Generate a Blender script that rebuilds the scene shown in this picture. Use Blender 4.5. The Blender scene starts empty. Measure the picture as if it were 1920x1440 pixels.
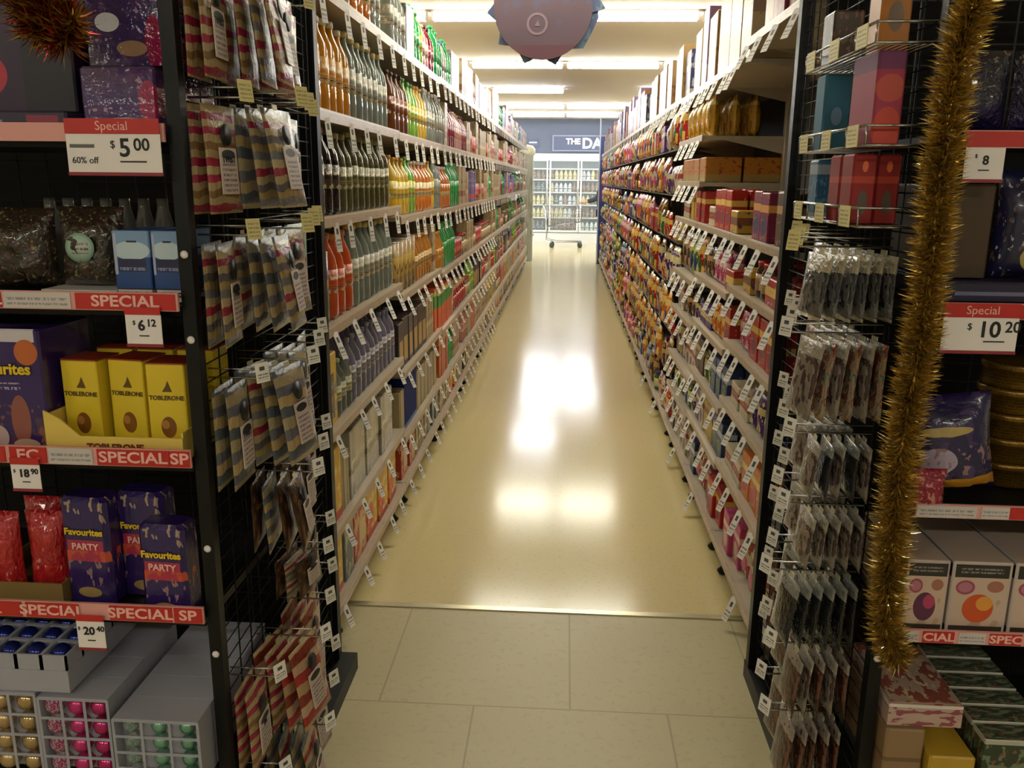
import bpy, math, random
from mathutils import Vector, Matrix, Euler
C = bpy.context.scene.collection
SC = bpy.context.scene
R = math.radians
# ------------------------------------------------------------------ camera, world, exposure
def cam_setup():
    f = 1600.0
    pitch, yaw, roll = math.atan(383/1600), math.atan(98/1640), 0.010
    fw = Vector((-math.sin(yaw)*math.cos(pitch), math.cos(yaw)*math.cos(pitch), -math.sin(pitch)))
    r0 = Vector((math.cos(yaw), math.sin(yaw), 0)); u0 = r0.cross(fw)
    rt = math.cos(roll)*r0 + math.sin(roll)*u0; up = rt.cross(fw)
    cd = bpy.data.cameras.new('camera'); cd.sensor_width = 36; cd.lens = f/1920*36; cd.clip_start = .05
    co = bpy.data.objects.new('camera', cd); C.objects.link(co)
    m = Matrix((rt, up, -fw)).transposed().to_4x4(); m.translation = Vector((0, 0, 1.6)); co.matrix_world = m
    SC.camera = co
cam_setup()
w = bpy.data.worlds.new('world'); SC.world = w; w.use_nodes = True
w.node_tree.nodes['Background'].inputs[0].default_value = (1.0, .93, .84, 1)
w.node_tree.nodes['Background'].inputs[1].default_value = 0.30
SC.view_settings.view_transform = 'Standard'; SC.view_settings.look = 'None'
SC.view_settings.gamma = 1; SC.view_settings.use_curve_mapping = False
SC.view_settings.exposure = 0.97
SC.cycles.use_denoising = True; SC.cycles.max_bounces = 6; SC.cycles.transparent_max_bounces = 12
SC.cycles.sample_clamp_indirect = 6
TUBE = 22.0           # emission of the ceiling tubes
# ------------------------------------------------------------------ materials
def lin(c):
    if isinstance(c, str):
        c = [int(c[i:i+2], 16)/255 for i in (0, 2, 4)]
    return tuple(((v/12.92) if v <= .04045 else ((v+.055)/1.055)**2.4) for v in c) + (1,)
MATS = {}
def mat(name, col, rough=.5, metal=0, emit=0, alpha=1, layers=(), bump=0, bscale=60, trans=0, spec=.5, coords='Generated', coat=0):
    if name in MATS: return MATS[name]
    m = bpy.data.materials.new(name); m.use_nodes = True; nt = m.node_tree; N = nt.nodes; L = nt.links
    b = N['Principled BSDF']; b.inputs['Roughness'].default_value = rough; b.inputs['Metallic'].default_value = metal
    b.inputs['Alpha'].default_value = alpha; b.inputs['Transmission Weight'].default_value = trans
    b.inputs['Specular IOR Level'].default_value = spec; b.inputs['Coat Weight'].default_value = coat
    c = lin(col); cur = None
    b.inputs['Base Color'].default_value = c
    if emit:
        b.inputs['Emission Color'].default_value = c; b.inputs['Emission Strength'].default_value = emit
    if layers or bump:
        tc = N.new('ShaderNodeTexCoord'); sp = N.new('ShaderNodeSeparateXYZ'); L.new(tc.outputs[coords], sp.inputs[0])
    def math_(op, a, b_=None):
        n = N.new('ShaderNodeMath'); n.operation = op
        for i, v in enumerate((a, b_)):
            if v is None: continue
            if isinstance(v, (int, float)): n.inputs[i].default_value = v
            else: L.new(v, n.inputs[i])
        return n.outputs[0]
    def inr(o, lo, hi): return math_('MULTIPLY', math_('GREATER_THAN', o, lo), math_('LESS_THAN', o, hi))
    def noise(scale, det=2, stretch=None):
        n = N.new('ShaderNodeTexNoise'); n.inputs['Scale'].default_value = scale; n.inputs['Detail'].default_value = det
        if stretch:
            mp = N.new('ShaderNodeMapping'); mp.inputs['Scale'].default_value = stretch
            L.new(tc.outputs[coords], mp.inputs[0]); L.new(mp.outputs[0], n.inputs[0])
        else: L.new(tc.outputs[coords], n.inputs[0])
        return n.outputs['Fac']
    X, Y_, Z = (sp.outputs[i] for i in range(3)) if layers else (None,)*3
    if layers:
        rgb = N.new('ShaderNodeRGB'); rgb.outputs[0].default_value = c; cur = rgb.outputs[0]
    for ly in layers:
        k = ly[0]; f = None
        if k != 'stripes':
            col2 = [q for q in ly[1:] if isinstance(q, str)][0]; ly = [k]+[q for q in ly[1:] if not isinstance(q, str)]+[col2]
        if k == 'band': f = inr(Z, ly[1], ly[2])
        elif k == 'vband': f = inr(X, ly[1], ly[2])
        elif k == 'rect': f = math_('MULTIPLY', inr(X, ly[1], ly[2]), inr(Z, ly[3], ly[4]))
        elif k == 'ell':
            dx = math_('DIVIDE', math_('SUBTRACT', X, ly[1]), ly[3]); dz = math_('DIVIDE', math_('SUBTRACT', Z, ly[2]), ly[4])
            f = math_('LESS_THAN', math_('ADD', math_('MULTIPLY', dx, dx), math_('MULTIPLY', dz, dz)), 1.0)
        elif k == 'noise':
            f = math_('GREATER_THAN', noise(ly[1]), ly[2])
            if len(ly) > 5: f = math_('MULTIPLY', f, inr(Z, ly[3], ly[4]))
        elif k == 'soft':
            f = math_('MULTIPLY', math_('SUBTRACT', noise(ly[1], 4), .35), ly[2]); f = math_('MAXIMUM', math_('MINIMUM', f, 1.0), 0.0)
        elif k == 'lines':
            f = math_('MULTIPLY', inr(X, ly[1], ly[2]), inr(Z, ly[3], ly[4]))
            f = math_('MULTIPLY', f, math_('GREATER_THAN', math_('FRACT', math_('MULTIPLY', Z, ly[5])), .5))
            f = math_('MULTIPLY', f, math_('GREATER_THAN', noise(1.0, 1, (38, 0, ly[5]*1.0)), .46))
        elif k == 'stripes':   # repeating horizontal colour blocks: reps, [colours]
            cols = ly[2]
            t = math_('FRACT', math_('ADD', math_('MULTIPLY', Z, ly[1]), math_('MULTIPLY', noise(2.2, 1), .22)))
            cr = N.new('ShaderNodeValToRGB'); cr.color_ramp.interpolation = 'CONSTANT'; e = cr.color_ramp.elements
            e[0].position = 0; e[0].color = lin(cols[0]); e[1].position = 1/len(cols); e[1].color = lin(cols[1])
            for i in range(2, len(cols)):
                q = e.new(i/len(cols)); q.color = lin(cols[i])
            L.new(t, cr.inputs[0]); cur = cr.outputs[0]; continue
        mx = N.new('ShaderNodeMix'); mx.data_type = 'RGBA'
        L.new(f, mx.inputs[0]); L.new(cur, mx.inputs[6]); mx.inputs[7].default_value = lin(col2); cur = mx.outputs[2]
    if cur: L.new(cur, b.inputs['Base Color'])
    if bump:
        bn = N.new('ShaderNodeBump'); bn.inputs['Strength'].default_value = bump; bn.inputs['Distance'].default_value = .01
        L.new(noise(bscale, 3), bn.inputs['Height']); L.new(bn.outputs[0], b.inputs['Normal'])
    MATS[name] = m; return m
# ------------------------------------------------------------------ mesh builder
class MB:
    def __init__(s): s.v = []; s.f = []; s.m = []; s.sm = []; s.mats = []
    def mi(s, m):
        if m not in s.mats: s.mats.append(m)
        return s.mats.index(m)
    def add(s, vs, fs, m, smooth=False):
        o = len(s.v); s.v += [tuple(v) for v in vs]; k = s.mi(m)
        for f in fs: s.f.append([i+o for i in f]); s.m.append(k); s.sm.append(smooth)
        return s
    def box(s, x0, x1, y0, y1, z0, z1, m, M=None):
        vs = [Vector((x, y, z)) for z in (z0, z1) for y in (y0, y1) for x in (x0, x1)]
        if M: vs = [M @ v for v in vs]
        return s.add(vs, [(0, 2, 3, 1), (4, 5, 7, 6), (0, 1, 5, 4), (2, 6, 7, 3), (0, 4, 6, 2), (1, 3, 7, 5)], m)
    def cbox(s, x0, x1, y0, y1, z0, z1, m, c=.004):   # box with chamfered vertical and top edges
        pr = [(x0+c, y0), (x1-c, y0), (x1, y0+c), (x1, y1-c), (x1-c, y1), (x0+c, y1), (x0, y1-c), (x0, y0+c)]
        cx, cy = (x0+x1)/2, (y0+y1)/2
        def ring(z, k):
            return [(x-k*(1 if x > cx else -1), y-k*(1 if y > cy else -1), z) for x, y in pr]
        vs = ring(z0, 0)+ring(z1-c, 0)+ring(z1, c*.7); fs = [tuple(reversed(range(8))), tuple(range(16, 24))]
        for a in (0, 8):
            for i in range(8): fs.append((a+i, a+(i+1) % 8, a+8+(i+1) % 8, a+8+i))
        return s.add(vs, fs, m)
    def lathe(s, prof, m, n=14, c=(0, 0), smooth=True, sy=1.0):
        vs = []; fs = []
        for r, z in prof:
            for i in range(n):
                a = 2*math.pi*i/n; vs.append((c[0]+r*math.cos(a), c[1]+r*sy*math.sin(a), z))
        for j in range(len(prof)-1):
            for i in range(n): fs.append((j*n+i, j*n+(i+1) % n, (j+1)*n+(i+1) % n, (j+1)*n+i))
        if prof[0][0] > .0005: fs.append(tuple(reversed(range(n))))
        if prof[-1][0] > .0005: fs.append(tuple(range((len(prof)-1)*n, len(prof)*n)))
        return s.add(vs, fs, m, smooth)
    def tube(s, pts, r, m, n=6):
        pts = [Vector(p) for p in pts]; vs = []; fs = []
        for k, p in enumerate(pts):
            d = (pts[min(k+1, len(pts)-1)]-pts[max(k-1, 0)]).normalized()
            a = d.cross(Vector((0, 0, 1)))
            if a.length < .1: a = d.cross(Vector((1, 0, 0)))
            a.normalize(); b = d.cross(a)
            for i in range(n):
                t = 2*math.pi*i/n; vs.append(p+r*(math.cos(t)*a+math.sin(t)*b))
        for k in range(len(pts)-1):
            for i in range(n): fs.append((k*n+i, k*n+(i+1) % n, (k+1)*n+(i+1) % n, (k+1)*n+i))
        fs += [tuple(reversed(range(n))), tuple(range((len(pts)-1)*n, len(pts)*n))]
        return s.add(vs, fs, m, True)
    def sphere(s, c, r, m, n=10, k=7):
        pr = [(max(r*math.sin(math.pi*j/k), .0001), c[2]-r*math.cos(math.pi*j/k)) for j in range(k+1)]
        return s.lathe(pr, m, n, (c[0], c[1]))
    def prism(s, poly, y0, y1, m):    # outline in x,z extruded along y
        n = len(poly); vs = [(x, y0, z) for x, z in poly]+[(x, y1, z) for x, z in poly]
        fs = [tuple(range(n)), tuple(reversed(range(n, 2*n)))]
        for i in range(n): fs.append((i, i+n, (i+1) % n+n, (i+1) % n))
        return s.add(vs, fs, m)
    def pouch(s, w, h, d, m, seed=0, nx=8, nz=10, seal=.07, z0=0, rough=.25, ms=None):
        rd = random.Random(seed); vs = []; fs = []
        for side in (-1, 1):
            for j in range(nz+1):
                t = j/nz
                for i in range(nx+1):
                    u = i/nx*2-1
                    e = max(0, 1-abs(u)**3)*max(0, 1-abs(t*2-1.0+.12)**4 if t > seal and t < 1-seal else 0)
                    th = d/2*e*(1+rough*(rd.random()-.5))
                    wx = w/2*(1-.06*math.sin(math.pi*t))
                    vs.append((u*wx, side*max(th, .0008), z0+t*h+.006*(rd.random()-.5)*(0 if j in (0, nz) else 1)))
        k = (nx+1)*(nz+1)
        for sd in (0, 1):
            for j in range(nz):
                for i in range(nx):
                    a = sd*k+j*(nx+1)+i; q = (a, a+1, a+nx+2, a+nx+1)
                    fs.append(q if sd == 0 else tuple(reversed(q)))
        for j in range(nz):
            for i in (0, nx):
                a = j*(nx+1)+i; q = (a, a+nx+1, a+nx+1+k, a+k); fs.append(q if i == 0 else tuple(reversed(q)))
        for j in (0, nz):
            for i in range(nx):
                a = j*(nx+1)+i; q = (a, a+k, a+k+1, a+1); fs.append(q if j == 0 else tuple(reversed(q)))
        return s.add(vs, fs, m, True)
    def join(s, o):
        for i, f in enumerate(o.f):
            pass
        off = len(s.v); s.v += o.v
        for i, f in enumerate(o.f):
            s.f.append([a+off for a in f]); s.m.append(s.mi(o.mats[o.m[i]])); s.sm.append(o.sm[i])
        return s
    def mesh(s, name):
        me = bpy.data.meshes.new(name); me.from_pydata(s.v, [], s.f)
        for m in s.mats: me.materials.append(m)
        me.polygons.foreach_set('material_index', s.m); me.polygons.foreach_set('use_smooth', s.sm); me.update()
        return me
    def build(s, name, parent=None, loc=(0, 0, 0), rot=(0, 0, 0), bevel=0):
        return link(name, s.mesh(name), parent, loc, rot, bevel)
def link(name, data, parent=None, loc=(0, 0, 0), rot=(0, 0, 0), bevel=0):
    o = bpy.data.objects.new(name, data); C.objects.link(o); o.location = loc; o.rotation_euler = rot
    if parent: o.parent = parent
    if bevel:
        b = o.modifiers.new('bevel', 'BEVEL'); b.width = bevel; b.segments = 2
    return o
def tag(o, label, cat, group=None, kind=None):
    o['label'] = label; o['category'] = cat
    if group: o['group'] = group
    if kind: o['kind'] = kind
    return o
def thing(name, label, cat, loc=(0, 0, 0), rotz=0, group=None):
    return tag(link(name, None, None, loc, (0, 0, rotz)), label, cat, group)
def struct(o): o['kind'] = 'structure'; return o
def text(body, size, m, parent, loc, rot=(R(90), 0, 0), name='lettering', align='CENTER', bold=0, sx=1):
    t = bpy.data.curves.new(name, 'FONT'); t.body = body; t.size = size; t.align_x = align; t.align_y = 'CENTER'
    t.extrude = .0004; t.offset = bold; t.materials.append(m); t.resolution_u = 3
    tmp = bpy.data.objects.new(name, t); C.objects.link(tmp)
    dg = bpy.context.evaluated_depsgraph_get(); me = bpy.data.meshes.new_from_object(tmp.evaluated_get(dg)); me.name = name
    bpy.data.objects.remove(tmp)
    if not len(me.materials): me.materials.append(m)
    o = link(name, me, parent, loc, rot); o.scale = (sx, 1, 1); return o
ORD = 'first second third fourth fifth sixth seventh eighth ninth tenth eleventh twelfth thirteenth fourteenth fifteenth sixteenth seventeenth eighteenth nineteenth twentieth'.split()
ORD += ['twenty-'+q for q in ORD[:9]]
# ------------------------------------------------------------------ common materials
black = mat('black_metal', '08090b', .45, spec=.3)
wire_m = mat('black_wire', '060607', .45, spec=.3)
chrome = mat('chrome', 'b8b8b8', .25, 1)
cream = mat('shelf_cream', 'b9af9b', .45, layers=[('soft', 6, .5, 'a1967f')])
railm = mat('price_rail', 'b6a48e', .35, layers=[('noise', 14, .6, '9c7868'), ('band', .82, 1, 'cdc0ac')])
shelf_grey = mat('shelf_wire_grey', '5c544a', .5)  # own dark colour of the thin bare shelves
tagm = mat('paper_tag', 'efece6', .6, layers=[('lines', .1, .9, .12, .5, 7, '606060'), ('rect', .3, .7, .6, .8, '55555a')])
tagm2 = mat('yellow_tag', 'e2d596', .6, layers=[('lines', .1, .9, .12, .8, 5, 'a09870')])
dark = mat('dark_back', '0a0a0b', .8, spec=.2)
redm = mat('strip_red', 'b8241f', .45)
pinkm = mat('strip_pink', 'd99a94', .45)
white = mat('card_white', 'e6dfe0', .5)
ink = mat('ink', '151515', .6)
grey = mat('panel_grey', '8d8a84', .6)
backm = mat('panel_back', '4a4844', .7)
# ------------------------------------------------------------------ setting
vinyl = mat('vinyl_floor', 'dac996', .15, coords='Object', layers=[('soft', 2.2, .55, 'e0cf9c'), ('noise', 55, .62, 'd3c38e')], bump=.02, bscale=3)
def brickmat():
    m = mat('grey_tile', 'c4b890', .42, coords='Object', layers=[('soft', 3, .8, 'b5a982'), ('noise', 40, .6, 'bcb086')])
    nt = m.node_tree; N = nt.nodes; L = nt.links; b = N['Principled BSDF']; src = b.inputs['Base Color'].links[0].from_socket
    br = N.new('ShaderNodeTexBrick'); tc = N.new('ShaderNodeTexCoord'); mp = N.new('ShaderNodeMapping')
    mp.inputs['Location'].default_value = (.25, -2.35, 0)
    L.new(tc.outputs['Object'], mp.inputs[0]); L.new(mp.outputs[0], br.inputs[0])
    br.offset = .5; br.inputs['Scale'].default_value = 1; br.inputs['Brick Width'].default_value = .6; br.inputs['Row Height'].default_value = .6
    br.inputs['Mortar Size'].default_value = .0035
    mx = N.new('ShaderNodeMix'); mx.data_type = 'RGBA'; L.new(br.outputs['Fac'], mx.inputs[0]); L.new(src, mx.inputs[6])
    mx.inputs[7].default_value = lin('a89c7a'); L.new(mx.outputs[2], b.inputs['Base Color'])
    return m
tilem = brickmat()
struct(MB().box(-6, 6, 2.97, 25, -.1, 0, vinyl).build('floor'))
struct(MB().box(-6, 6, -4, 2.96, -.1, 0, tilem).build('floor'))
struct(MB().box(-6, 6, 2.955, 2.985, -.05, .004, mat('strip_metal', 'd8cfae', .25, .6)).build('trim_1'))
ceilm = mat('ceiling_tiles', 'd6cdbf', .8, coords='Object', layers=[('soft', 1.5, .4, 'cbc0b0')])
struct(MB().box(-6, 6, -4, 25, 3.12, 3.2, ceilm).build('ceiling'))
wallm = mat('wall_paint', 'b9b4a8', .8)
blue_wall = mat('bulkhead_blue', '646c7e', .7)
struct(MB().box(-6.1, -6, -4, 25, 0, 3.12, wallm).build('wall_left'))
struct(MB().box(6, 6.1, -4, 25, 0, 3.12, wallm).build('wall_right'))
struct(MB().box(-6, 6, 24.4, 24.5, 0, 3.12, wallm).build('wall_back'))
struct(MB().box(-6, 6, -4.1, -4, 0, 3.12, wallm).build('wall_front'))
bh = struct(MB().box(-6, 6, 22.75, 24.4, 2.28, 3.12, blue_wall).build('trim_2'))
# ceiling light battens
tw = [mat('tube_warm', 'fbf9e8', .3, emit=TUBE), mat('tube_cool', 'eef4ff', .3, emit=TUBE*.9)]
for ri, (y, cool) in enumerate([(-2.2, 0), (4.6, 0), (8.45, 0), (11.9, 0), (15.2, 1), (18.4, 1), (20.8, 1)]):
    for ci, x in enumerate((-4.4, -3.15, -1.93, -.68, .57, 1.82, 3.07, 4.3)):
        if ri == 4 and x > 0 and x < 1.5: continue
        if ri == 0 and ci % 2: continue  # row behind the camera is added to light the end displays
        rn = ['added unseen row behind the entrance', 'row above the nearest bays', 'nearest visible row', 'second visible row', 'third visible row', 'fourth visible row', 'row before the cooler'][ri]
        t = thing('ceiling_light', f'{"cool" if cool else "warm"} white fluorescent batten, {rn}, {ORD[ci]} from the drinks side', 'ceiling light', (x, y, 3.12), 0, f'ceiling tubes, {rn}')
        MB().prism([(-.59, -.02), (-.59, 0), (.59, 0), (.59, -.02)], -.06, .06, white).build('housing', t)
        MB().box(-.585, .585, -.05, .05, -.085, -.021, tw[cool]).build('diffuser', t)
        for e in (-.593, .593): MB().box(e-.007, e+.007, -.055, .055, -.09, -.005, white).build('end_cap', t)
# ------------------------------------------------------------------ product prototypes
PR = {}
def proto(key, desc, cat, name, w, d, parts, hang=False):
    """parts: list of (part name, MB); first one is the body"""
    allm = MB()
    for _, p in parts: allm.join(p)
    PR[key] = dict(h=max(v[2] for v in allm.v), desc=desc, cat=cat, name=name, w=w, d=d, body=parts[0][1].mesh(name),
                   parts=[(n, p.mesh(n)) for n, p in parts[1:]], one=allm.mesh(name))
def put(key, loc, rotz, label, group, detail, rot=None, sc=1):
    p = PR[key]
    o = link(p['name'], p['body'] if detail else p['one'], None, loc, rot or (0, 0, rotz))
    o.scale = (sc,)*3
    if detail:
        for n, me in p['parts']: link(n, me, o)
    return tag(o, label, p['cat'], group)
def bottle(key, desc, r, h, body, lab, cap, clear=False, wide=False, n=14, name='drink_bottle', liq=None):
    bm = mat('plastic_'+body+('c' if clear else ''), body, .12, alpha=.72 if clear else 1, coat=.3)
    cm = mat('cap_'+cap, cap, .4); lm = mat('lab_'+lab, lab, .4, layers=[('noise', 4, .56, 'f0e6cc'), ('band', .4, .55, body), ('lines', 0, 1, .1, .3, 9, '404040')])
    nk = r*(.42 if wide else .3)
    prof = [(r*.8, 0), (r, r*.25), (r, h*.28), (r*.93, h*.34), (r, h*.42), (r, h*.6), (r*.86, h*.72), (nk*1.25, h*.85), (nk, h*.9), (nk, h*.95)]
    b = MB().lathe(prof, bm, n)
    c = MB().lathe([(nk*1.2, h*.93), (nk*1.2, h*.99), (nk*1.0, h)], cm, 10)
    l = MB().lathe([(r*1.015, h*.3), (r*1.015, h*.58)], lm, n)
    proto(key, desc, 'bottle', name, 2*r+.006, 2*r, [('b', b), ('cap', c), ('label', l)])
def carton(key, desc, w, d, h, col, layers, name='drinks_carton', cat='box', rough=.4):
    m = mat('print_'+key, col, rough, layers=layers)
    proto(key, desc, cat, name, w+.004, d, [('b', MB().cbox(-w/2, w/2, -d/2, d/2, 0, h, m, min(.004, w*.05)))])
def packet(key, desc, w, h, d, col, layers, seed=1, name='snack_packet', rough=.22):
    m = mat('foil_'+key, col, rough, layers=layers, bump=.3, bscale=9)
    proto(key, desc, 'packet', name, w*1.01, d, [('b', MB().pouch(w, h, d, m, seed, 6, 8))])
def can(key, desc, r, h, col, layers, lid='b9b6ae'):
    m = mat('can_'+key, col, .3, layers=layers); lm = mat('lid_'+lid, lid, .3, .5)
    proto(key, desc, 'can', 'food_can', 2*r+.004, 2*r, [('b', MB().lathe([(r, 0.004), (r, h-.004)], m, 14)), ('lid', MB().lathe([(r*.97, h-.006), (r*1.02, h-.004), (r*1.02, h), (r*.9, h-.002)], lm, 14))])
def jar(key, desc, r, h, col, lab, cap):
    m = mat('jar_'+col, col, .1, coat=.4); lm = mat('lab_'+lab, lab, .4, layers=[('noise', 4, .56, 'f0e6cc')]); cm = mat('cap_'+cap, cap, .35, .3)
    proto(key, desc, 'jar', 'glass_jar', 2*r+.006, 2*r, [('b', MB().lathe([(r*.9, 0), (r, .01), (r, h*.75), (r*.8, h*.86), (r*.8, h*.9)], m, 14)),
          ('lid', MB().lathe([(r*.88, h*.87), (r*.88, h), (r*.8, h)], cm, 14)), ('label', MB().lathe([(r*1.01, h*.2), (r*1.01, h*.65)], lm, 14))])
# drinks side
bottle('orange', 'tall orange cordial bottle', .042, .31, 'd08a1c', 'e8b060', 'e8e0d0')
bottle('orange2', 'stout orange drink bottle', .05, .27, 'd0741c', 'f0d8a0', 'e0d6c8')
bottle('clear', 'clear mineral water bottle', .042, .31, '8f9a90', 'b4b09c', 'd9c27a', True)
bottle('clearw', 'clear soda bottle with white cap', .042, .30, '9aa096', 'c0b8a8', 'e8e2d8', True)
bottle('cola', 'dark brown cola bottle', .042, .31, '1b1210', '57423a', 'b8a08a')
bottle('olive', 'olive green soft drink bottle', .042, .31, '5d5a32', '8a8458', 'a89c60', True)
bottle('brown', 'brown ginger beer bottle', .045, .28, '6b3a1c', '8a3a1a', '4a2a18')
bottle('green', 'bright green soft drink bottle', .044, .29, '1f9a4c', '2fb45c', '36b060')
bottle('lime', 'lime green soft drink bottle', .044, .28, '7fb43a', 'd8cf40', '58a04a')
bottle('yellow', 'yellow lemon drink bottle', .044, .28, 'd8b02a', 'e8d060', 'd09820')
bottle('crimson', 'crimson berry drink bottle', .046, .27, '7c1a2c', 'a83048', '5c1420')
bottle('pink', 'pale pink drink bottle', .044, .26, 'c08880', 'e0b0a8', 'd8c0b0')
bottle('amber', 'amber honey coloured bottle', .042, .24, 'b87820', 'd8b060', 'c89030', wide=True)
bottle('redorange', 'curved orange-red sports drink bottle', .048, .29, 'c8501c', 'd86030', 'd88a50', wide=True)
bottle('lavender', 'lavender grey tonic bottle', .036, .25, '77758c', '9896ac', '8c8aa0')
bottle('smallclear', 'small clear mixer bottle', .033, .2, '7a8078', 'c8c8a0', 'c0c890', True)
bottle('white', 'white plastic milk-style bottle', .045, .26, 'b4aea2', '90989c', '5080b0', wide=True)
carton('tan', 'tan cardboard drink carton', .09, .1, .24, 'a8946c', [('noise', 5, .58, '857048'), ('band', .3, .42, 'c8b890')])
carton('darkbox', 'dark carton with tan front panel', .13, .12, .24, '2c2024', [('rect', .2, .85, .1, .6, 'b8924c'), ('noise', 8, .6, '5c3030', .6, 1)])
carton('greenor', 'orange carton with green top', .12, .12, .26, 'd8581c', [('band', .55, .85, '2c8a2c'), ('ell', .5, .25, .3, .18, 'c83c28'), ('band', .85, .95, 'c8c870')])
carton('yellowbox', 'yellow carton with dark photo panel', .2, .14, .25, 'd8b01e', [('rect', .12, .8, .08, .72, '4a4038'), ('noise', 5, .56, '8a8070', .08, .6)])
carton('tanpanel', 'beige carton with brown stripes', .11, .12, .22, 'b0a078', [('vband', .1, .3, '5a4c38'), ('vband', .62, .8, '86744c')])
carton('greycase', 'pale grey shrink-wrapped drinks case', .26, .2, .26, '9a9684', [('vband', .12, .3, '847c64'), ('vband', .45, .62, 'a89c7c'), ('band', .35, .45, '6e6a5c'), ('noise', 5, .6, 'b8b098')], rough=.2)
carton('sun', 'orange and yellow printed carton', .2, .14, .26, 'd8a82c', [('ell', .3, .35, .3, .3, 'd8502c'), ('noise', 4, .58, 'e8d070'), ('band', 0, .12, 'c04030')])
carton('slate', 'slate blue carton with cream print', .15, .14, .28, '606c70', [('noise', 4, .55, 'a8a890'), ('band', .75, .9, 'b0905c')])
carton('redcase', 'red and cream drinks case', .2, .14, .25, 'b04034', [('noise', 4, .52, 'd8a878'), ('rect', .4, .9, .2, .6, 'd8c090')])
carton('purpcart', 'purple and blue juice carton', .1, .1, .25, '4c3c78', [('noise', 5, .55, '9a8ac0'), ('band', .1, .25, 'b04048')])
carton('tallorange', 'tall narrow orange carton', .1, .1, .3, 'b85420', [('band', .8, 1, 'd89860'), ('noise', 6, .62, 'd88850')])
carton('talltan', 'tall cream carton', .1, .1, .28, 'b8a684', [('noise', 6, .55, '9a8058'), ('band', .2, .35, '905840')])
can('purplecan', 'purple and green tall can', .045, .24, '403a80', [('band', 0, .45, '4c6a28'), ('noise', 5, .55, 'b0b060')])
can('goldcan', 'gold and cream tall can', .05, .25, 'b09058', [('band', .3, .7, 'c8a858'), ('noise', 6, .58, '7c6840')])
can('redcan', 'red food tin', .045, .15, 'b02024', [('band', .3, .6, 'd85050'), ('noise', 6, .6, 'e0c080')])
jar('redjar', 'round red sauce jar', .05, .17, 'a81420', 'c03038', 'c8a070')
jar('paljar', 'glass jar with cream label', .045, .16, '8a7450', 'd0c098', 'a03028')
# sweets side
packs = [('purple', '4a2a72', 'd8c890'), ('red', 'b0201e', 'e8c060'), ('orangep', 'd0701c', 'f0d080'), ('goldp', 'c09a30', '7c4818'), ('creamp', 'c8baa0', '98403c'),
         ('bluep', '24386c', 'b8c8d8'), ('pinkp', 'c04878', 'f0c8c8'), ('greenp', '3c6a34', 'd0d080'), ('brownp', '4c2c1c', 'c09868'), ('magp', '7c2448', 'e0a050')]
nice = dict(purple='purple', red='red', orangep='orange', goldp='golden yellow', creamp='cream', bluep='navy blue', pinkp='pink', greenp='green', brownp='brown', magp='magenta')
def sn(key, nm):
    PR[key]['name'] = nm
for i, (k, c, a) in enumerate(packs):
    packet(k, f'{nice[k]} foil sweet packet', .155, .23, .07, c, [('noise', 4, .57, a), ('band', .62, .78, a), ('band', .9, 1, a), ('ell', .5, .35, .28, .2, packs[(i*3+4) % 10][1])], i)
    packet(k+'s', f'small {nice[k]} sweet packet', .105, .145, .04, c, [('noise', 5, .6, a), ('band', .55, .72, a)], i+20)
    carton(k+'b', f'{nice[k]} chocolate box', .12, .07, .17, c, [('band', .6, .75, a), ('ell', .5, .32, .3, .2, packs[(i*7+2) % 10][1]), ('noise', 6, .66, a)], name='chocolate_box')
    carton(k+'t', f'flat {nice[k]} biscuit box', .16, .1, .09, c, [('band', .35, .7, a), ('noise', 5, .62, packs[(i*3+1) % 10][1])], name='biscuit_box')
    sn(k, 'sweet_packet' if i % 2 else 'crisp_packet'); sn(k+'s', 'lolly_packet' if i % 2 else 'nut_packet')
    jar(k+'j', f'{nice[k]} sweet tub', .045, .13, c, a, packs[(i+3) % 10][1])
PRE = set(PR)
packet('yellowbag', 'large yellow noodle packet', .16, .27, .09, 'c89c24', [('noise', 4, .6, 'a06a1c'), ('band', .75, .85, 'e0c868'), ('ell', .5, .4, .25, .16, 'b07820')], 5)
carton('orangeflat', 'flat orange cardboard case', .2, .18, .12, 'b8781e', [('noise', 6, .6, '9c3c18'), ('band', 0, .3, 'a88c50')])
carton('bigtan', 'large tan stock carton', .26, .24, .34, '8c6c40', [('band', .45, .5, '6c5230'), ('noise', 5, .64, '7c4828'), ('vband', .46, .54, '9a8058')])
carton('bigmauve', 'tall mauve stock carton', .16, .2, .4, '684a64', [('band', .1, .3, '94808a'), ('noise', 5, .62, '443250')])
carton('bigred', 'tall red stock carton', .16, .2, .38, '84303e', [('vband', .1, .3, 'a88074'), ('band', .3, .45, '541c2c'), ('noise', 5, .64, 'a08474')])
carton('bigorange', 'orange stock carton with grey photo', .22, .22, .33, '9c6022', [('ell', .5, .5, .25, .22, '7c684a'), ('band', 0, .2, 'a86428')])
carton('bigcream', 'cream stock carton', .2, .2, .28, '9a886c', [('noise', 4, .6, '806a4c'), ('band', .6, .75, '786054')])
carton('bignavy', 'navy and cream stock carton', .18, .2, .28, '2c2a4c', [('noise', 4, .56, '8c8686'), ('band', 0, .2, '988a76')])
carton('biggrey', 'pale grey stock carton', .2, .2, .25, '8e8884', [('noise', 4, .55, '6c605c')])
for k_ in PR:
    if k_ not in PRE: PR[k_]['name'] = 'noodle_packet' if k_ == 'yellowbag' else 'stock_carton'
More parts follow.
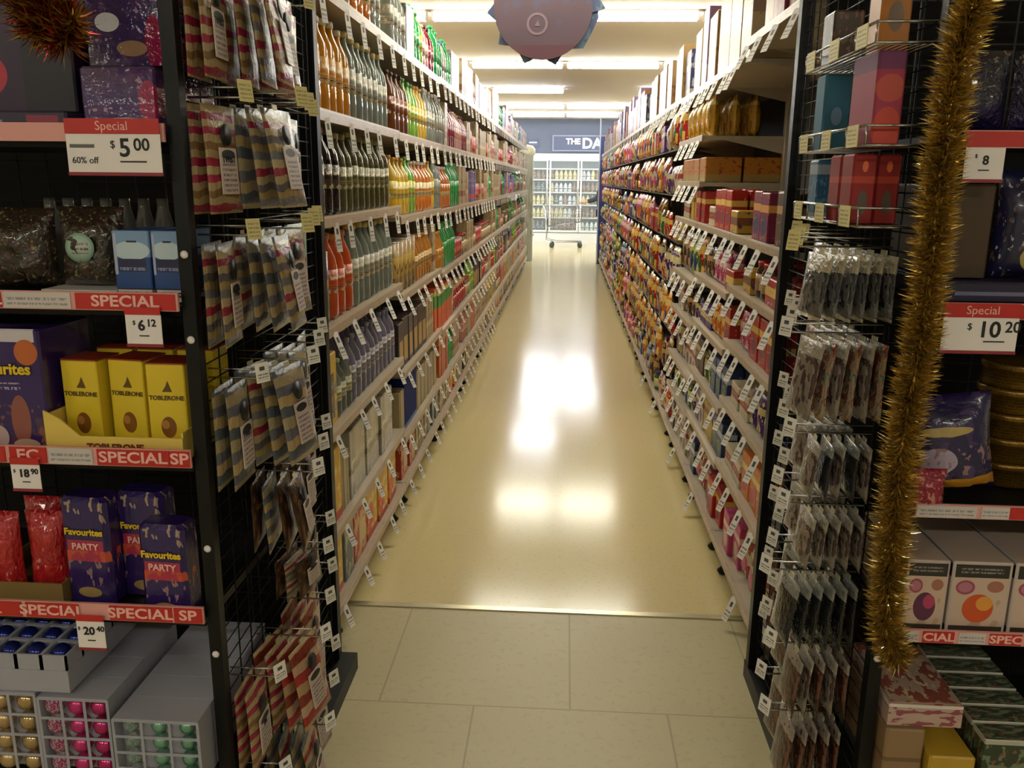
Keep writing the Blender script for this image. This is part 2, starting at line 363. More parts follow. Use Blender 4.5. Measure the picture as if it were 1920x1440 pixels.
# ------------------------------------------------------------------ aisle gondolas
BAYN = ['nearest', 'second', 'third', 'fourth', 'fifth', 'sixth', 'seventh', 'eighth', 'ninth', 'tenth', 'eleventh', 'twelfth', 'thirteenth', 'fourteenth', 'fifteenth', 'sixteenth', 'seventeenth', 'farthest']
def levname(i, n): return 'top' if i == n-1 else ('bottom' if i == 0 else ORD[i]+'-lowest' if i < n/2 else ORD[n-1-i]+'-highest')
def gondola(side, bi, y0, y1, face, levels, depth=.42, last=False):
    s = side  # +1: goods on negative x facing +x ; -1: mirrored
    nm = 'drinks side' if s > 0 else 'sweets side'
    g = thing('gondola_bay', f'cream steel shelving bay with {"drinks" if s>0 else "sweets"}, {BAYN[bi]} from the entrance, {nm}', 'shelving', (face, (y0+y1)/2, 0), 0, f'shelving bays of the {nm}')
    L_ = (y1-y0)/2-.004
    def B(x0, x1, a, b, z0, z1, m, mb=None):     # x measured inwards from the face
        X0, X1 = sorted((-s*x0, -s*x1)); return (mb or MB()).box(X0, X1, a, b, z0, z1, m)
    top = levels[-1]
    B(depth, depth+.02, -L_, L_, .02, top+(.05 if s > 0 else .02), backm).build('back_panel', g)
    for e in (-1, 1):
        B(depth-.04, depth, e*(L_-.013)-.012, e*(L_-.013)+.012, 0, top+.06, cream).build('upright', g)
    B(.0, depth, -L_, L_, levels[0]-.045, levels[0]-.003, cream).build('deck', g)
    for e in (-1, 1):
        MB().lathe([(.022, 0), (.03, .012), (.012, .03), (.012, levels[0]-.045)], black, 10, (-s*.035, e*(L_-.12))).build('foot', g)
    rd = random.Random(bi*7+s)
    for li, z in enumerate(levels):
        if li:
            bare = s < 0 and bi >= 3 and li < len(levels)-1
            sh = B(0.02, depth-.001, -L_, L_, z-.012, z-.003, shelf_grey).build('shelf', g) if bare else B(0.005, depth-.001, -L_, L_, z-.022, z-.003, cream).build('shelf', g)
            for e in (-1, 1):
                mb = MB()
                mb.add([(-s*(depth-.02), e*(L_-.006), z-.022), (-s*(depth-.02), e*(L_-.009), z-.022), (-s*(depth-.02), e*(L_-.006), z-.09), (-s*.1, e*(L_-.006), z-.022), (-s*.1, e*(L_-.009), z-.022)],
                       [(0, 2, 3), (1, 4, 2), (2, 4, 3), (0, 3, 4, 1), (0, 1, 2)], cream)
                mb.build('bracket', g)
        else: sh = g
        if s < 0 and bi >= 3 and 0 < li < len(levels)-1: continue
        B(-.012, .004, -L_, L_, z-(.034 if s > 0 else .027), z+.002, railm).build('price_rail', sh)
        if bi < 5:
            n = 5 if s > 0 else (4 if li else 1)
            for q in range(n):
                yy = -L_+2*L_*(q+.3+.35*rd.random())/n
                h_ = .075+.02*rd.random()
                if s > 0: h_ = .095 if z > 1.0 else .08
                tw_ = .014 if s > 0 else .017; h_ = h_ if s > 0 else .095
                t = MB().box(-tw_, tw_, -.0006, .0006, -h_, 0, tagm)
                to = t.build('price_tag', sh, (s*.012, yy, z-.022), (R(-8 if z > 1.3 and s > 0 else -26), 0, R(68)*s))
        else:
            mb = MB(); n = 8 if s > 0 else (5 if li else 2)
            for q in range(n):
                yy = -L_+2*L_*(q+.2+.6*rd.random())/n
                mb.box(s*.0125, s*.0135, yy-.018, yy+.018, z-.1, z-.02, tagm) if s > 0 else mb.box(-.0135, -.0125, yy-.018, yy+.018, z-.1, z-.02, tagm)
            o = mb.build('price_tag', sh); o['kind'] = 'stuff'
    return g
COUNT = {}
def fill(side, bi, y0, y1, face, levels, li, seq, detail, rows=1, maxh=None, jit=.004, start=0.0):
    """seq: list of (key, n) laid from y0 on; stops at the bay end"""
    nm = 'drinks side' if side > 0 else 'sweets side'; ln = levname(li, len(levels)); z = levels[li]
    rd = random.Random(li*31+bi*7+side); y = y0+.012+start; k = 0
    seq = [a for key, n in seq for a in [key]*n]
    for key in seq:
        if key[0] == '_': y += float(key[1:]); continue
        p = PR[key]; gap = (levels[li+1]-z-.04) if li < len(levels)-1 else 9
        over = side < 0 and bi >= 3 and li < len(levels)-1
        sc = (min(1.22 if p['cat'] == 'packet' else 1, (gap+.008)/p['h']) if over else min(1, gap/p['h']))*(1-.05*rd.random())
        if y+p['w']*max(1, sc) > y1-.012: continue
        for r in range(rows):
            x = face-side*(.014+p['d']*sc/2+rd.random()*jit+r*(p['d']+.008))
            if over: x = face-side*(-.02*(p['cat'] == 'packet')+p['d']*sc/2+rd.random()*.03)
            bit = f'{ORD[min(k, 28)]} along'
            lab = f"{p['desc']}, {bit} {ln} shelf, {nm}, {BAYN[bi]} bay" if r == 0 else f"{p['desc']} behind {ORD[min(k,28)]} item, {ln} shelf, {nm}, {BAYN[bi]} bay"
            if r == 2: lab = f"{p['desc']} hindmost behind {ORD[min(k,28)]}, {ln} shelf, {nm}, {BAYN[bi]} bay"
            put(key, (x, y+p['w']*max(1, sc)/2, z), R(90)*side+(rd.random()-.5)*(.06 if not over else .09), lab, f"{p['name'].replace('_',' ')}s on {ln} shelf, {nm}, {BAYN[bi]} bay", detail and r == 0, None, sc)
        y += p['w']*max(1, sc)+.003; k += 1
# ---- drinks side
XL = -.76; LB = 1.3; LY = 2.62
LZ = [[.15, .43, .78, 1.13, 1.48, 1.805, 2.17], [.15, .38, .70, 1.07, 1.43, 1.80, 2.17], [.14, .36, .68, 1.04, 1.42, 1.80, 2.18]]
LSEQ = {
 (0, 6): [('_.5', 1), ('white', 1), ('orange2', 3), ('clearw', 2), ('_.1', 1), ('talltan', 2)],
 (0, 5): [('pink', 1), ('orange', 5), ('clear', 9)],
 (0, 4): [('cola', 4), ('olive', 12)],
 (0, 3): [('purplecan', 2), ('redorange', 3), ('clear', 9)],
 (0, 2): [('yellowbox', 1), ('smallclear', 3), ('lavender', 10), ('darkbox', 2)],
 (0, 1): [('sun', 1), ('tanpanel', 1), ('greycase', 3)],
 (0, 0): [('sun', 1), ('slate', 1), ('redcase', 1), ('sun', 3)],
 (1, 6): [('clearw', 4), ('biggrey', 1), ('green', 2), ('lime', 1), ('pink', 2), ('crimson', 2), ('talltan', 1)],
 (1, 5): [('brown', 4), ('lime', 3), ('yellow', 3), ('clearw', 4)],
 (1, 4): [('yellow', 4), ('lime', 2), ('orange2', 5), ('yellow', 3)],
 (1, 3): [('goldcan', 5), ('amber', 6), ('talltan', 2)],
 (1, 2): [('darkbox', 6), ('tan', 3), ('greenor', 2)],
 (1, 1): [('tanpanel', 1), ('_.37', 1), ('tanpanel', 8)],
 (1, 0): [('redcase', 2), ('tan', 4), ('slate', 3)],
 (2, 6): [('green', 3), ('white', 2), ('green', 2), ('biggrey', 2), ('bignavy', 1)],
 (2, 5): [('clearw', 4), ('talltan', 1), ('crimson', 4), ('pink', 4)],
 (2, 4): [('clear', 2), ('orange2', 4), ('green', 5), ('talltan', 1)],
 (2, 3): [('amber', 3), ('green', 6), ('redcan', 5)],
 (2, 2): [('greenor', 5), ('tan', 1), ('redjar', 6)],
 (2, 1): [('tallorange', 4), ('green', 3), ('talltan', 3)],
 (2, 0): [('tan', 5), ('sun', 2), ('tanpanel', 3)],
}
farL = {6: ['biggrey', 'bignavy', 'bigcream', 'pink', 'talltan', 'green', 'bigtan'], 5: ['crimson', 'pink', 'talltan', 'tan', 'redcan', 'talltan'],
        4: ['purpcart', 'tan', 'crimson', 'redcan', 'talltan', 'green'], 3: ['redcan', 'paljar', 'green', 'tan', 'olive', 'paljar'], 2: ['redjar', 'redjar', 'paljar', 'tan', 'darkbox', 'lime'],
        1: ['talltan', 'pink', 'tallorange', 'paljar', 'yellowbox', 'tanpanel'], 0: ['yellow', 'yellowbox', 'sun', 'tan', 'darkbox', 'tanpanel']}
NL = 11
for bi in range(NL):
    y0 = LY+bi*LB; y1 = y0+LB; Z = LZ[min(bi, 2)]
    gondola(1, bi, y0, y1, XL, Z)
    rd = random.Random(bi+50)
    for li in range(7):
        seq = LSEQ.get((bi, li))
        if not seq:
            seq = []
            for _ in range(7): seq.append((rd.choice(farL[li]), rd.choice((2, 3, 3))))
        fill(1, bi, y0, y1, XL, Z, li, seq, bi < 2, 2 if (bi == 0 and li in (2, 3, 4, 5)) else 1)
# a deep blue crate on the second bay
crm = mat('crate_blue', '0c2468', .7, spec=.2, layers=[('band', 0, .08, '7c90b8')])
cr = thing('drinks_crate', 'deep blue drinks crate with pale rim, low in second bay, drinks side', 'crate', (XL+.0-.14, 4.22, .38))
MB().box(-.125, .125, -.17, .17, 0, .01, crm).box(-.125, .125, -.17, -.16, .01, .26, crm).box(-.125, .125, .16, .17, .01, .26, crm).box(-.125, -.115, -.16, .16, .01, .26, crm).box(.115, .125, -.16, .16, .01, .26, crm).build('crate_body', cr)
mb = MB(); mb.box(-.13, .13, -.175, -.16, .262, .28, mat('rim', '9aa8c4', .4)).box(-.13, .13, .16, .175, .262, .28, MATS['rim']).box(.115, .13, -.16, .16, .262, .28, MATS['rim']).box(-.13, -.115, -.16, .16, .262, .28, MATS['rim']).build('rim', cr)
# ---- sweets side
XR = .665; RB = .88; RY = 2.6
RZ = [[.14, .47, .74, .98, 1.20, 1.40, 2.11], [.14, .44, .68, .93, 1.16, 1.40, 2.06], [.14, .40, .60, .88, 1.10, 1.40, 1.60, 1.82, 2.06],
      [.14, .40, .67, .95, 1.24, 1.52, 1.80, 2.07]]
big = [k for k, _, _ in packs]
RSEQ = {
 (0, 6): [('bignavy', 1), ('bigred', 2), ('bigcream', 1), ('bigred', 1)],
 (0, 5): [('brownpb', 2), ('_.1', 1), ('magpb', 2)], (0, 4): [('redt', 2), ('brownpj', 2), ('goldpt', 2)],
 (0, 3): [('redb', 4), ('pinkps', 2)], (0, 2): [('bluepb', 1), ('purples', 3), ('creampt', 2)], (0, 1): [('bluepj', 1), ('orangepb', 3), ('creampt', 2)], (0, 0): [('creamp', 3), ('pinkpb', 2), ('brownpb', 1)],
 (1, 6): [('bigcream', 1), ('bigtan', 2), ('bigred', 1)],
 (1, 5): [('goldpt', 1), ('redb', 3), ('creampt', 2)], (1, 4): [('redt', 1), ('pinkps', 3), ('brownps', 3)], (1, 3): [('redb', 1), ('orangeps', 3), ('purplet', 2), ('redb', 1)],
 (1, 2): [('bluepb', 3), ('greenps', 2), ('brownpb', 2)], (1, 1): [('bluepb', 2), ('goldpb', 2), ('creampb', 1), ('purpleb', 1)], (1, 0): [('redb', 2), ('magpb', 1), ('creamp', 2), ('bluepb', 1)],
 (2, 8): [('bigtan', 1), ('bigmauve', 1), ('bigtan', 1), ('bigorange', 1)],
 (2, 7): [('yellowbag', 5)], (2, 6): [('orangeflat', 4)], (2, 5): [('redb', 2), ('goldpb', 2), ('creampt', 2)],
}
SW = 16
for bi in range(SW):
    y0 = RY+bi*RB; y1 = y0+RB; Z = RZ[min(bi, 3)]
    gondola(-1, bi, y0, y1, XR, Z)
    rd = random.Random(bi*3+5); n = len(Z)
    for li in range(n):
        seq = RSEQ.get((bi, li))
        if seq is None:
            gap = (Z[li+1]-Z[li]) if li < n-1 else 1
            seq = []
            if li == n-1:
                pool = ['bigtan', 'bigcream', 'bignavy', 'bigmauve', 'biggrey', 'bigorange', 'bigtan', 'bigcream'] if bi > 3 else ['bigmauve', 'bignavy', 'bigtan', 'bigorange']
                for _ in range(5): seq.append((rd.choice(pool), 1))
            else:
                suf = (['', '', 'b'] if bi % 3 else ['', 'j', 's']) if gap > .235 else (['s', 'b'] if gap > .21 else ['s', 't'])
                pool = big if bi > 2 or li > 3 else ['bluep', 'brownp', 'red', 'creamp', 'greenp', 'purple']
                for _ in range(7):
                    k = rd.choice(pool)+rd.choice(suf)
                    seq.append((k, rd.choice((1, 2, 2, 3))))
                if bi in (4, 5, 6) and li in (1, 2, 3): seq = [('purple', 1), ('red', 2), ('orangep', 2), ('magp', 2)] if gap > .21 else seq
        rows = (3 if li == 7 else 2) if (bi == 2 and li in (6, 7)) else (2 if (bi <= 1 and 0 < li < 6) else 1)
        fill(-1, bi, y0, y1, XR, Z, li, seq, False, rows, jit=.02 if rows == 1 else .006)
# ------------------------------------------------------------------ far end: cooler, sign, trolley, shopper
cool = thing('dairy_cooler', 'wide white-framed glass-door cooler under the blue bulkhead at aisle end', 'fridge', (0, 22.8, 0))
cf = mat('cooler_frame', 'e4e6e2', .4); ci_ = mat('cooler_inside', '7c8684', .6); gl = mat('cooler_glass', 'dfe8e8', .05, alpha=.12)
MB().box(-4, 4, 0, .9, 0, .25, cf).build('plinth', cool)
MB().box(-4, 4, -.02, .9, 2.14, 2.27, cf).build('header', cool)
MB().box(-4, 4, .86, .9, .25, 2.14, ci_).build('back_panel', cool)
MB().box(-4, 4, .03, .1, 2.1, 2.135, mat('cooler_fill', 'f2f8ff', .5, emit=3)).build('fill_strip', cool)  # glowing strip added to brighten the cooler inside
CZ = [.3, .65, .98, 1.3, 1.62, 1.9]
for z in CZ: MB().box(-3.98, 3.98, .12, .85, z-.03, z, cf).build('shelf', cool)
for i in range(9):
    x = -3.6+i*.8+.34
    d = MB()
    d.box(x-.385, x-.34, -.03, .02, .27, 2.12, cf).box(x+.34, x+.385, -.03, .02, .27, 2.12, cf).box(x-.34, x+.34, -.03, .02, 2.08, 2.12, cf).box(x-.34, x+.34, -.03, .02, .27, .32, cf)
    do = d.build('door', cool)
    MB().box(x-.34, x+.34, -.008, -.002, .32, 2.08, gl).build('glass', do)
    MB().box(x+.35, x+.37, -.06, -.03, .9, 1.4, chrome).build('handle', do)
rd = random.Random(3)
for nm_, c, a in (('milk bottle with blue cap', 'dfe3e0', '3060a8'), ('milk bottle with green cap', 'dfe3da', '3c9060'), ('pale yellow tub', 'd8d098', 'c8b040'), ('brown drink bottle', '7c6448', 'b09070'), ('dark yoghurt tub', '5c6468', 'a0b0b0')):
    key = 'dairy'+c+a
    bottle(key, nm_, .05, .24, c, a, a, wide=True, n=10, name='milk_bottle')
dk = [k for k in PR if k.startswith('dairy')]
dn = {'lowest': .3, 'second-lowest': .65, 'middle': .98, 'third-highest': 1.3, 'second-highest': 1.62, 'highest': 1.9}
for ln, z in dn.items():
    x = -1.2; k = 0; key = rd.choice(dk)
    if z == 1.9: continue
    while x < 1.2:
        if rd.random() < .3: key = rd.choice(dk)
        put(key, (x, 23.0, z+.002), 0, f"{PR[key]['desc']}, {ORD[k]} from the drinks side on {ln} cooler shelf", f'dairy goods on the {ln} cooler shelf', False)
        x += .118; k += 1
sg = thing('dairy_sign', 'dark blue framed sign with white capitals above the cooler', 'sign', (.62, 22.72, 2.52))
MB().box(-1.0, 1.0, -.02, .02, -.2, .2, mat('sign_dark', '59617a', .6)).build('board', sg)
fm = mat('sign_frame', '8c94a8', .5)
MB().box(-1.0, 1.0, -.03, -.02, .17, .2, fm).box(-1.0, 1.0, -.03, -.02, -.2, -.17, fm).box(-1.0, -.97, -.03, -.02, -.17, .17, fm).box(.97, 1.0, -.03, -.02, -.17, .17, fm).build('sign_frame', sg)
tw2 = mat('sign_white', 'eef4fb', .5)
text('THE', .2, tw2, sg, (-.47, -.03, .04), bold=.008)
text('DAIRY', .36, tw2, sg, (.27, -.03, -.01), bold=.012)
lb = tag(MB().box(-1.02, -.72, 22.72, 22.745, 2.42, 2.62, mat('sign_dark', '59617a')).box(-.98, -.78, 22.71, 22.7199, 2.52, 2.55, tw2).build('small_sign'), 'small dark bulkhead sign with one white line, left of the capitals', 'sign')
# tall pale stand at the far drinks end
ps = thing('display_stand', 'tall pale grey-green display stand with cream cap, far end of drinks side', 'display stand', (-.8, 17.6, 0))
pgm = mat('stand_side', 'a8aa98', .6, layers=[('noise', 5, .58, '8e9280'), ('noise', 9, .62, 'b8b4a4')])
MB().cbox(-.13, .13, -.2, .2, 0, 2.08, pgm, .01).build('column', ps)
MB().lathe([(.15, 2.08), (.17, 2.1), (.17, 2.2), (.12, 2.26), (.02, 2.28)], mat('stand_cap', 'd8d2b4', .5), 16).build('cap', ps)
for z in (.5, .9, 1.3, 1.7): MB().box(.125, .16, -.18, .18, z, z+.02, cream).build('ledge', ps)
# blue end panel, far sweets end
bp = thing('blue_signboard', 'narrow blue and purple upright panel closing the far sweets side', 'panel', (.7, 17.0, 0))
MB().box(-.06, .4, -.02, .02, .08, 2.42, mat('end_blue', '2c3c74', .5, layers=[('band', .48, .66, '5c3480'), ('soft', 4, .6, '3c4c8c')])).build('board', bp)
MB().box(-.085, -.062, -.03, .03, 0, 2.78, mat('pale_post', 'b8c0cc', .4)).build('post', bp)
MB().box(-.06, .4, -.05, .05, 0, .078, black).build('base', bp)
# trolley
tr = thing('shopping_trolley', 'chrome wire shopping trolley standing before the cooler', 'trolley', (-.02, 21.2, 0), R(90))
def wires(mb, P, n, r):   # P: four corner points, n: (u, v) counts
    a, b, c_, d = map(Vector, P)
    for i in range(n[0]+1): t = i/n[0]; mb.tube([a.lerp(b, t), d.lerp(c_, t)], r, chrome, 4)
    for i in range(n[1]+1): t = i/n[1]; mb.tube([a.lerp(d, t), b.lerp(c_, t)], r, chrome, 4)
bk = MB(); t0, t1 = .98, .9
A = [(-.27, .42, .5), (.27, .42, .5), (.3, .45, 1.0), (-.3, .45, 1.0)]; B_ = [(-.2, -.38, .62), (.2, -.38, .62), (.22, -.45, .92), (-.22, -.45, .92)]
wires(bk, A, (10, 5), .003); wires(bk, B_, (8, 4), .003)
wires(bk, [A[0], B_[0], B_[3], A[3]], (16, 5), .003); wires(bk, [A[1], B_[1], B_[2], A[2]], (16, 5), .003); wires(bk, [A[0], A[1], B_[1], B_[0]], (8, 14), .003)
bk.build('basket', tr)
fr = MB()
for sx in (-1, 1):
    fr.tube([(sx*.3, .52, 1.02), (sx*.28, .42, .5), (sx*.26, .44, .2), (sx*.25, .2, .14), (sx*.17, -.42, .14)], .012, chrome)
fr.tube([(-.25, .3, .16), (.25, .3, .16)], .01, chrome); fr.tube([(-.18, -.4, .15), (.18, -.4, .15)], .01, chrome); fr.build('frame', tr)
MB().tube([(-.3, .52, 1.03), (.3, .52, 1.03)], .017, mat('trolley_grip', '2f8a6c', .5)).build('handle', tr)
for sx, sy in ((-.24, .3), (.24, .3), (-.17, -.38), (.17, -.38)):
    c_ = MB(); M_ = Matrix.Translation((sx, sy, .06)) @ Matrix.Rotation(R(90), 4, 'Y')
    tmp = MB().lathe([(.03, -.014), (.058, -.012), (.058, .012), (.03, .014)], mat('caster', '3c4440', .6), 14)
    tmp.v = [tuple(M_ @ Vector(v)) for v in tmp.v]; c_.join(tmp)
    c_.tube([(sx, sy, .06), (sx+.0, sy+.02, .15)], .01, chrome); c_.build('wheel', tr)
# shopper behind the end panel
def skin(name, nodes, edges, m, parent, sub=2):
    me = bpy.data.meshes.new(name); me.from_pydata([n[:3] for n in nodes], edges, []); me.materials.append(m)
    o = link(name, me, parent); sk = o.modifiers.new('skin', 'SKIN'); sk.use_smooth_shade = True
    for i, n in enumerate(nodes):
        v = me.skin_vertices[0].data[i]; v.radius = (n[3], n[4] if len(n) > 4 else n[3]); v.use_root = (i == 0)
    sb = o.modifiers.new('sub', 'SUBSURF'); sb.levels = sb.render_levels = sub
    return o
skm = mat('skin_tone', 'b08468', .5); jm = mat('dark_jacket', '23262c', .7); tm = mat('dark_trousers', '1c1e26', .75); shm = mat('shoe_black', '101010', .5)
pn = thing('person', 'person in dark jacket and trousers, arm reaching to the trolley, beside the blue panel', 'person', (.88, 21.1, 0), 0)
body = [(0, 0, .95, .13, .1), (0, 0, 1.12, .13, .095), (0, 0, 1.32, .16, .1), (0, 0, 1.45, .07, .06), (0, 0, 1.5, .05), (-.02, 0, 1.58, .075, .085), (-.02, 0, 1.68, .07, .085),
        (0, -.19, 1.4, .05), (-.14, -.22, 1.17, .042), (-.42, -.2, 1.09, .032), (-.5, -.2, 1.08, .03), (0, .19, 1.4, .05), (-.14, .2, 1.17, .042), (-.42, .2, 1.09, .032), (-.5, .2, 1.08, .03),
        (0, -.09, .86, .08), (-.03, -.1, .48, .055), (.04, -.1, .08, .04), (-.12, -.1, .04, .03), (0, .09, .86, .08), (.06, .1, .48, .055), (.2, .1, .1, .04), (.06, .1, .04, .03)]
skin('body', body, [(0, 1), (1, 2), (2, 3), (3, 4), (4, 5), (5, 6), (3, 7), (7, 8), (8, 9), (9, 10), (3, 11), (11, 12), (12, 13), (13, 14), (0, 15), (15, 16), (16, 17), (17, 18), (0, 19), (19, 20), (20, 21), (21, 22)], skm, pn)
jk = [(0, 0, .88, .16, .13), (0, 0, 1.12, .15, .115), (0, 0, 1.32, .18, .12), (0, 0, 1.44, .085, .075), (0, -.2, 1.4, .064), (-.14, -.22, 1.17, .056), (-.38, -.2, 1.1, .045), (0, .2, 1.4, .064), (-.14, .2, 1.17, .056), (-.38, .2, 1.1, .045)]
skin('jacket', jk, [(0, 1), (1, 2), (2, 3), (3, 4), (4, 5), (5, 6), (3, 7), (7, 8), (8, 9)], jm, pn)
skin('trousers', [(0, 0, .93, .15, .12), (0, -.095, .84, .095), (-.03, -.1, .48, .07), (.04, -.1, .1, .06), (0, .095, .84, .095), (.06, .1, .48, .07), (.18, .1, .12, .06)], [(0, 1), (1, 2), (2, 3), (0, 4), (4, 5), (5, 6)], tm, pn)
for y, x in ((-.1, 0), (.1, .15)):
    skin('shoe', [(x+.06, y, .05, .045), (x-.05, y, .045, .045), (x-.13, y, .035, .035)], [(0, 1), (1, 2)], shm, pn)
hm = mat('hair', '2a1c16', .6)
skin('hair', [(.02, 0, 1.7, .09, .095), (.06, 0, 1.62, .06, .08), (.07, 0, 1.52, .045, .06)], [(0, 1), (1, 2)], hm, pn)
MB().lathe([(.001, -.02), (.012, -.012), (.016, .012), (.006, .02)], skm, 8).build('nose', pn, (-.108, 0, 1.61))
for sy in (-.03, .03): MB().sphere((0, 0, 0), .011, ink, 8, 5).build('eye', pn, (-.096, sy, 1.635))
for sy in (-.2, .2):
    for q in range(4):
        yy = sy-.028+q*.019
        skin('finger', [(-.51, yy, 1.085, .0095), (-.555+.004*abs(q-1.5), yy, 1.08, .0085), (-.57, yy, 1.05, .008), (-.553, yy, 1.03, .0075)], [(0, 1), (1, 2), (2, 3)], skm, pn, 1)
    skin('thumb', [(-.49, sy+.03*(-1 if sy > 0 else 1), 1.075, .011), (-.52, sy+.045*(-1 if sy > 0 else 1), 1.06, .009), (-.54, sy+.035*(-1 if sy > 0 else 1), 1.045, .008)], [(0, 1), (1, 2)], skm, pn, 1)
# ------------------------------------------------------------------ hanging sign
hs = thing('hanging_sign', 'round dark purple hanging promotional sign with starburst edge and ring emblem', 'sign', (-.15, 5.0, 2.52))
pts = []
for i in range(22):
    a = 2*math.pi*i/22+.1; r = (.31 if i % 2 else .25)+(.05 if i in (0, 20, 2) else 0)*1.0
    pts.append((r*math.cos(a), r*math.sin(a)))
sbm = mat('burst_blue', '3c4460', .5, layers=[('noise', 4, .55, '4c6470'), ('soft', 3, .6, '2c3040')])
MB().prism(pts, .012, .02, sbm).build('starburst', hs)
MB().prism([(.16, -.06), (.34, -.01), (.2, .2)], .004, .0119, sbm).build('side_point', hs)
dm = mat('disc_purple', '4a3a42', .45, layers=[('soft', 2, .8, '553c44'), ('noise', 5, .62, '484050'), ('band', 0, .14, '503038')])
MB().prism([(.27*math.cos(2*math.pi*i/36), .275*math.sin(2*math.pi*i/36)) for i in range(36)], -.006, .0039, dm).build('disc', hs)
rg = mat('ring_mauve', '6c5860', .5); mb = MB()
n = 28
for i in range(n):
    a0, a1 = 2*math.pi*i/n, 2*math.pi*(i+1)/n
    mb.prism([(.045*math.cos(a0), .045*math.sin(a0)), (.058*math.cos(a0), .058*math.sin(a0)), (.058*math.cos(a1), .058*math.sin(a1)), (.045*math.cos(a1), .045*math.sin(a1))], -.008, -.006, rg)
mb.build('emblem_ring', hs, (-.03, 0, -.09)); MB().prism([(-.015, -.012), (.015, -.012), (.004, .02)], -.008, -.006, rg).build('emblem', hs, (-.03, 0, -.09))
mb = MB().tube([(-.12, 0, .25), (-.12, 0, .6)], .0012, white, 4).tube([(.12, 0, .25), (.12, 0, .6)], .0012, white, 4); mb.build('string', hs)
# ------------------------------------------------------------------ end displays (shelving facing the entrance with wire side panels)
def endcap(side, px, y_front, y_back, xin, xout, levels, name_label):
    g = thing('end_display', name_label, 'display shelving', (0, 0, 0))
    for x, y in ((px, y_front), (xin, y_back), (xout, y_front), (xout, y_back)):
        hw = .013 if y == y_front else .018
        p = MB().box(x-hw, x+hw, y-hw, y+hw, .06, 2.55, black)
        po = p.build('post', g)
        mb = MB()
        if y == y_front and x == px:
            sc = MB()
            for z in (1.46, 1.30, .875, .64):
                t = MB().lathe([(.0075, 0), (.0075, .002), (.003, .005)], white, 10); t.v = [(x+a, y-hw-.001-c, z+b) for a, b, c in t.v]; sc.join(t)
            sc.build('screw_cap', po)
    xs = sorted((px, xout))
    MB().box(xs[0]-.04, xs[1]+.04, y_front-.03, y_back+.03, 0, .058, black).build('base', g)
    ym = y_front+.42
    mb = MB(); z = .1
    while z < 2.5: mb.box(xs[0]+.02, xs[1]-.02, ym, ym+.003, z, z+.003, wire_m); z += .045
    x = xs[0]+.03
    while x < xs[1]: mb.box(x, x+.003, ym-.003, ym, .08, 2.5, wire_m); x += .07
    mb.build('wire_back', g)
    MB().box(xs[0]-(.6 if side > 0 else -.02), xs[1]+(.6 if side < 0 else -.02), y_back-.05, y_back-.04, .06, 2.5, dark).build('back_panel', g)
    # wire side panel along y
    xp = px-.012*(-side)*0
    mb = MB(); z = .1
    xw = lambda yy: px+(xin-px)*(yy-y_front)/(y_back-y_front)
    M0 = []
    while z < 2.5:
        mb.tube([(xw(y_front+.02), y_front+.02, z), (xw(y_back-.02), y_back-.02, z)], .0016, wire_m, 4); z += .038
    y = y_front+.05
    while y < y_back-.02: mb.tube([(xw(y)-.003*side, y, .07), (xw(y)-.003*side, y, 2.5)], .0018, wire_m, 4); y += .075
    mb.build('wire_side', g)
    for z in levels:
        MB().box(xs[0]+.022, xs[1]-.022, y_front+.0, ym-.005, z-.02, z-.001, black).build('shelf', g)
    return g
# --- drinks-side end display
YF = 1.53
LE = [.36, .715, 1.052, 1.362, 1.67]
gL = endcap(1, -.700, 1.56, 2.5, -.727, -1.66, LE, 'black wire end display beside the drinks, hung with striped bags')
gR = endcap(-1, .668, 1.65, 2.56, .648, 1.6, [.36, .70, .975, 1.385, 1.69], 'black wire end display beside the sweets, behind gold tinsel')
def strip(g, x0, x1, y, z, h, segs):
    """segs: (fraction start, end, material, text or None, text colour)"""
    st = MB().box(x0, x1, y-.006, y, z-h/2, z+h/2, pinkm).build('price_strip', g)
    for a, b, m, t, tmm in segs:
        xa, xb = x0+(x1-x0)*a, x0+(x1-x0)*b
        s_ = MB().box(xa, xb, y-.0085, y-.006, z-h/2+.002, z+h/2-.002, m).build('strip_insert', st)
        if t: text(t, h*.85, tmm, st, ((xa+xb)/2, y-.009, z), bold=.0007, sx=1.25)
    return st
lp = mat('letter_pink', 'e8b4ac', .5); bl = mat('strip_blank', 'c4bcbc', .5, layers=[('lines', .05, .95, .2, .8, 3, '8c8888')])
ys = 1.535
strip(gL, -1.64, -.712, ys, 1.675, .032, [(.0, .42, redm, 'SPECIAL', lp)])
strip(gL, -1.64, -.712, ys, 1.373, .034, [(.28, .5, redm, 'SPECIAL', lp), (.64, .78, bl, None, None), (.79, .995, redm, 'SPECIAL', lp), (.5, .635, redm, 'SPECIAL', lp)])
strip(gL, -1.64, -.712, ys, 1.068, .036, [(.3, .6, redm, 'SPECIAL', lp), (.61, .69, redm, 'EC', lp), (.695, .79, bl, None, None), (.8, .955, redm, 'SPECIAL', lp), (.956, .998, redm, 'SP', lp)])
strip(gL, -1.64, -.712, ys, .735, .036, [(.35, .59, redm, 'SPECIAL', lp), (.6, .72, redm, 'SPECIAL', lp), (.79, .93, redm, 'SPECIAL', lp), (.935, .997, redm, 'SP', lp)])
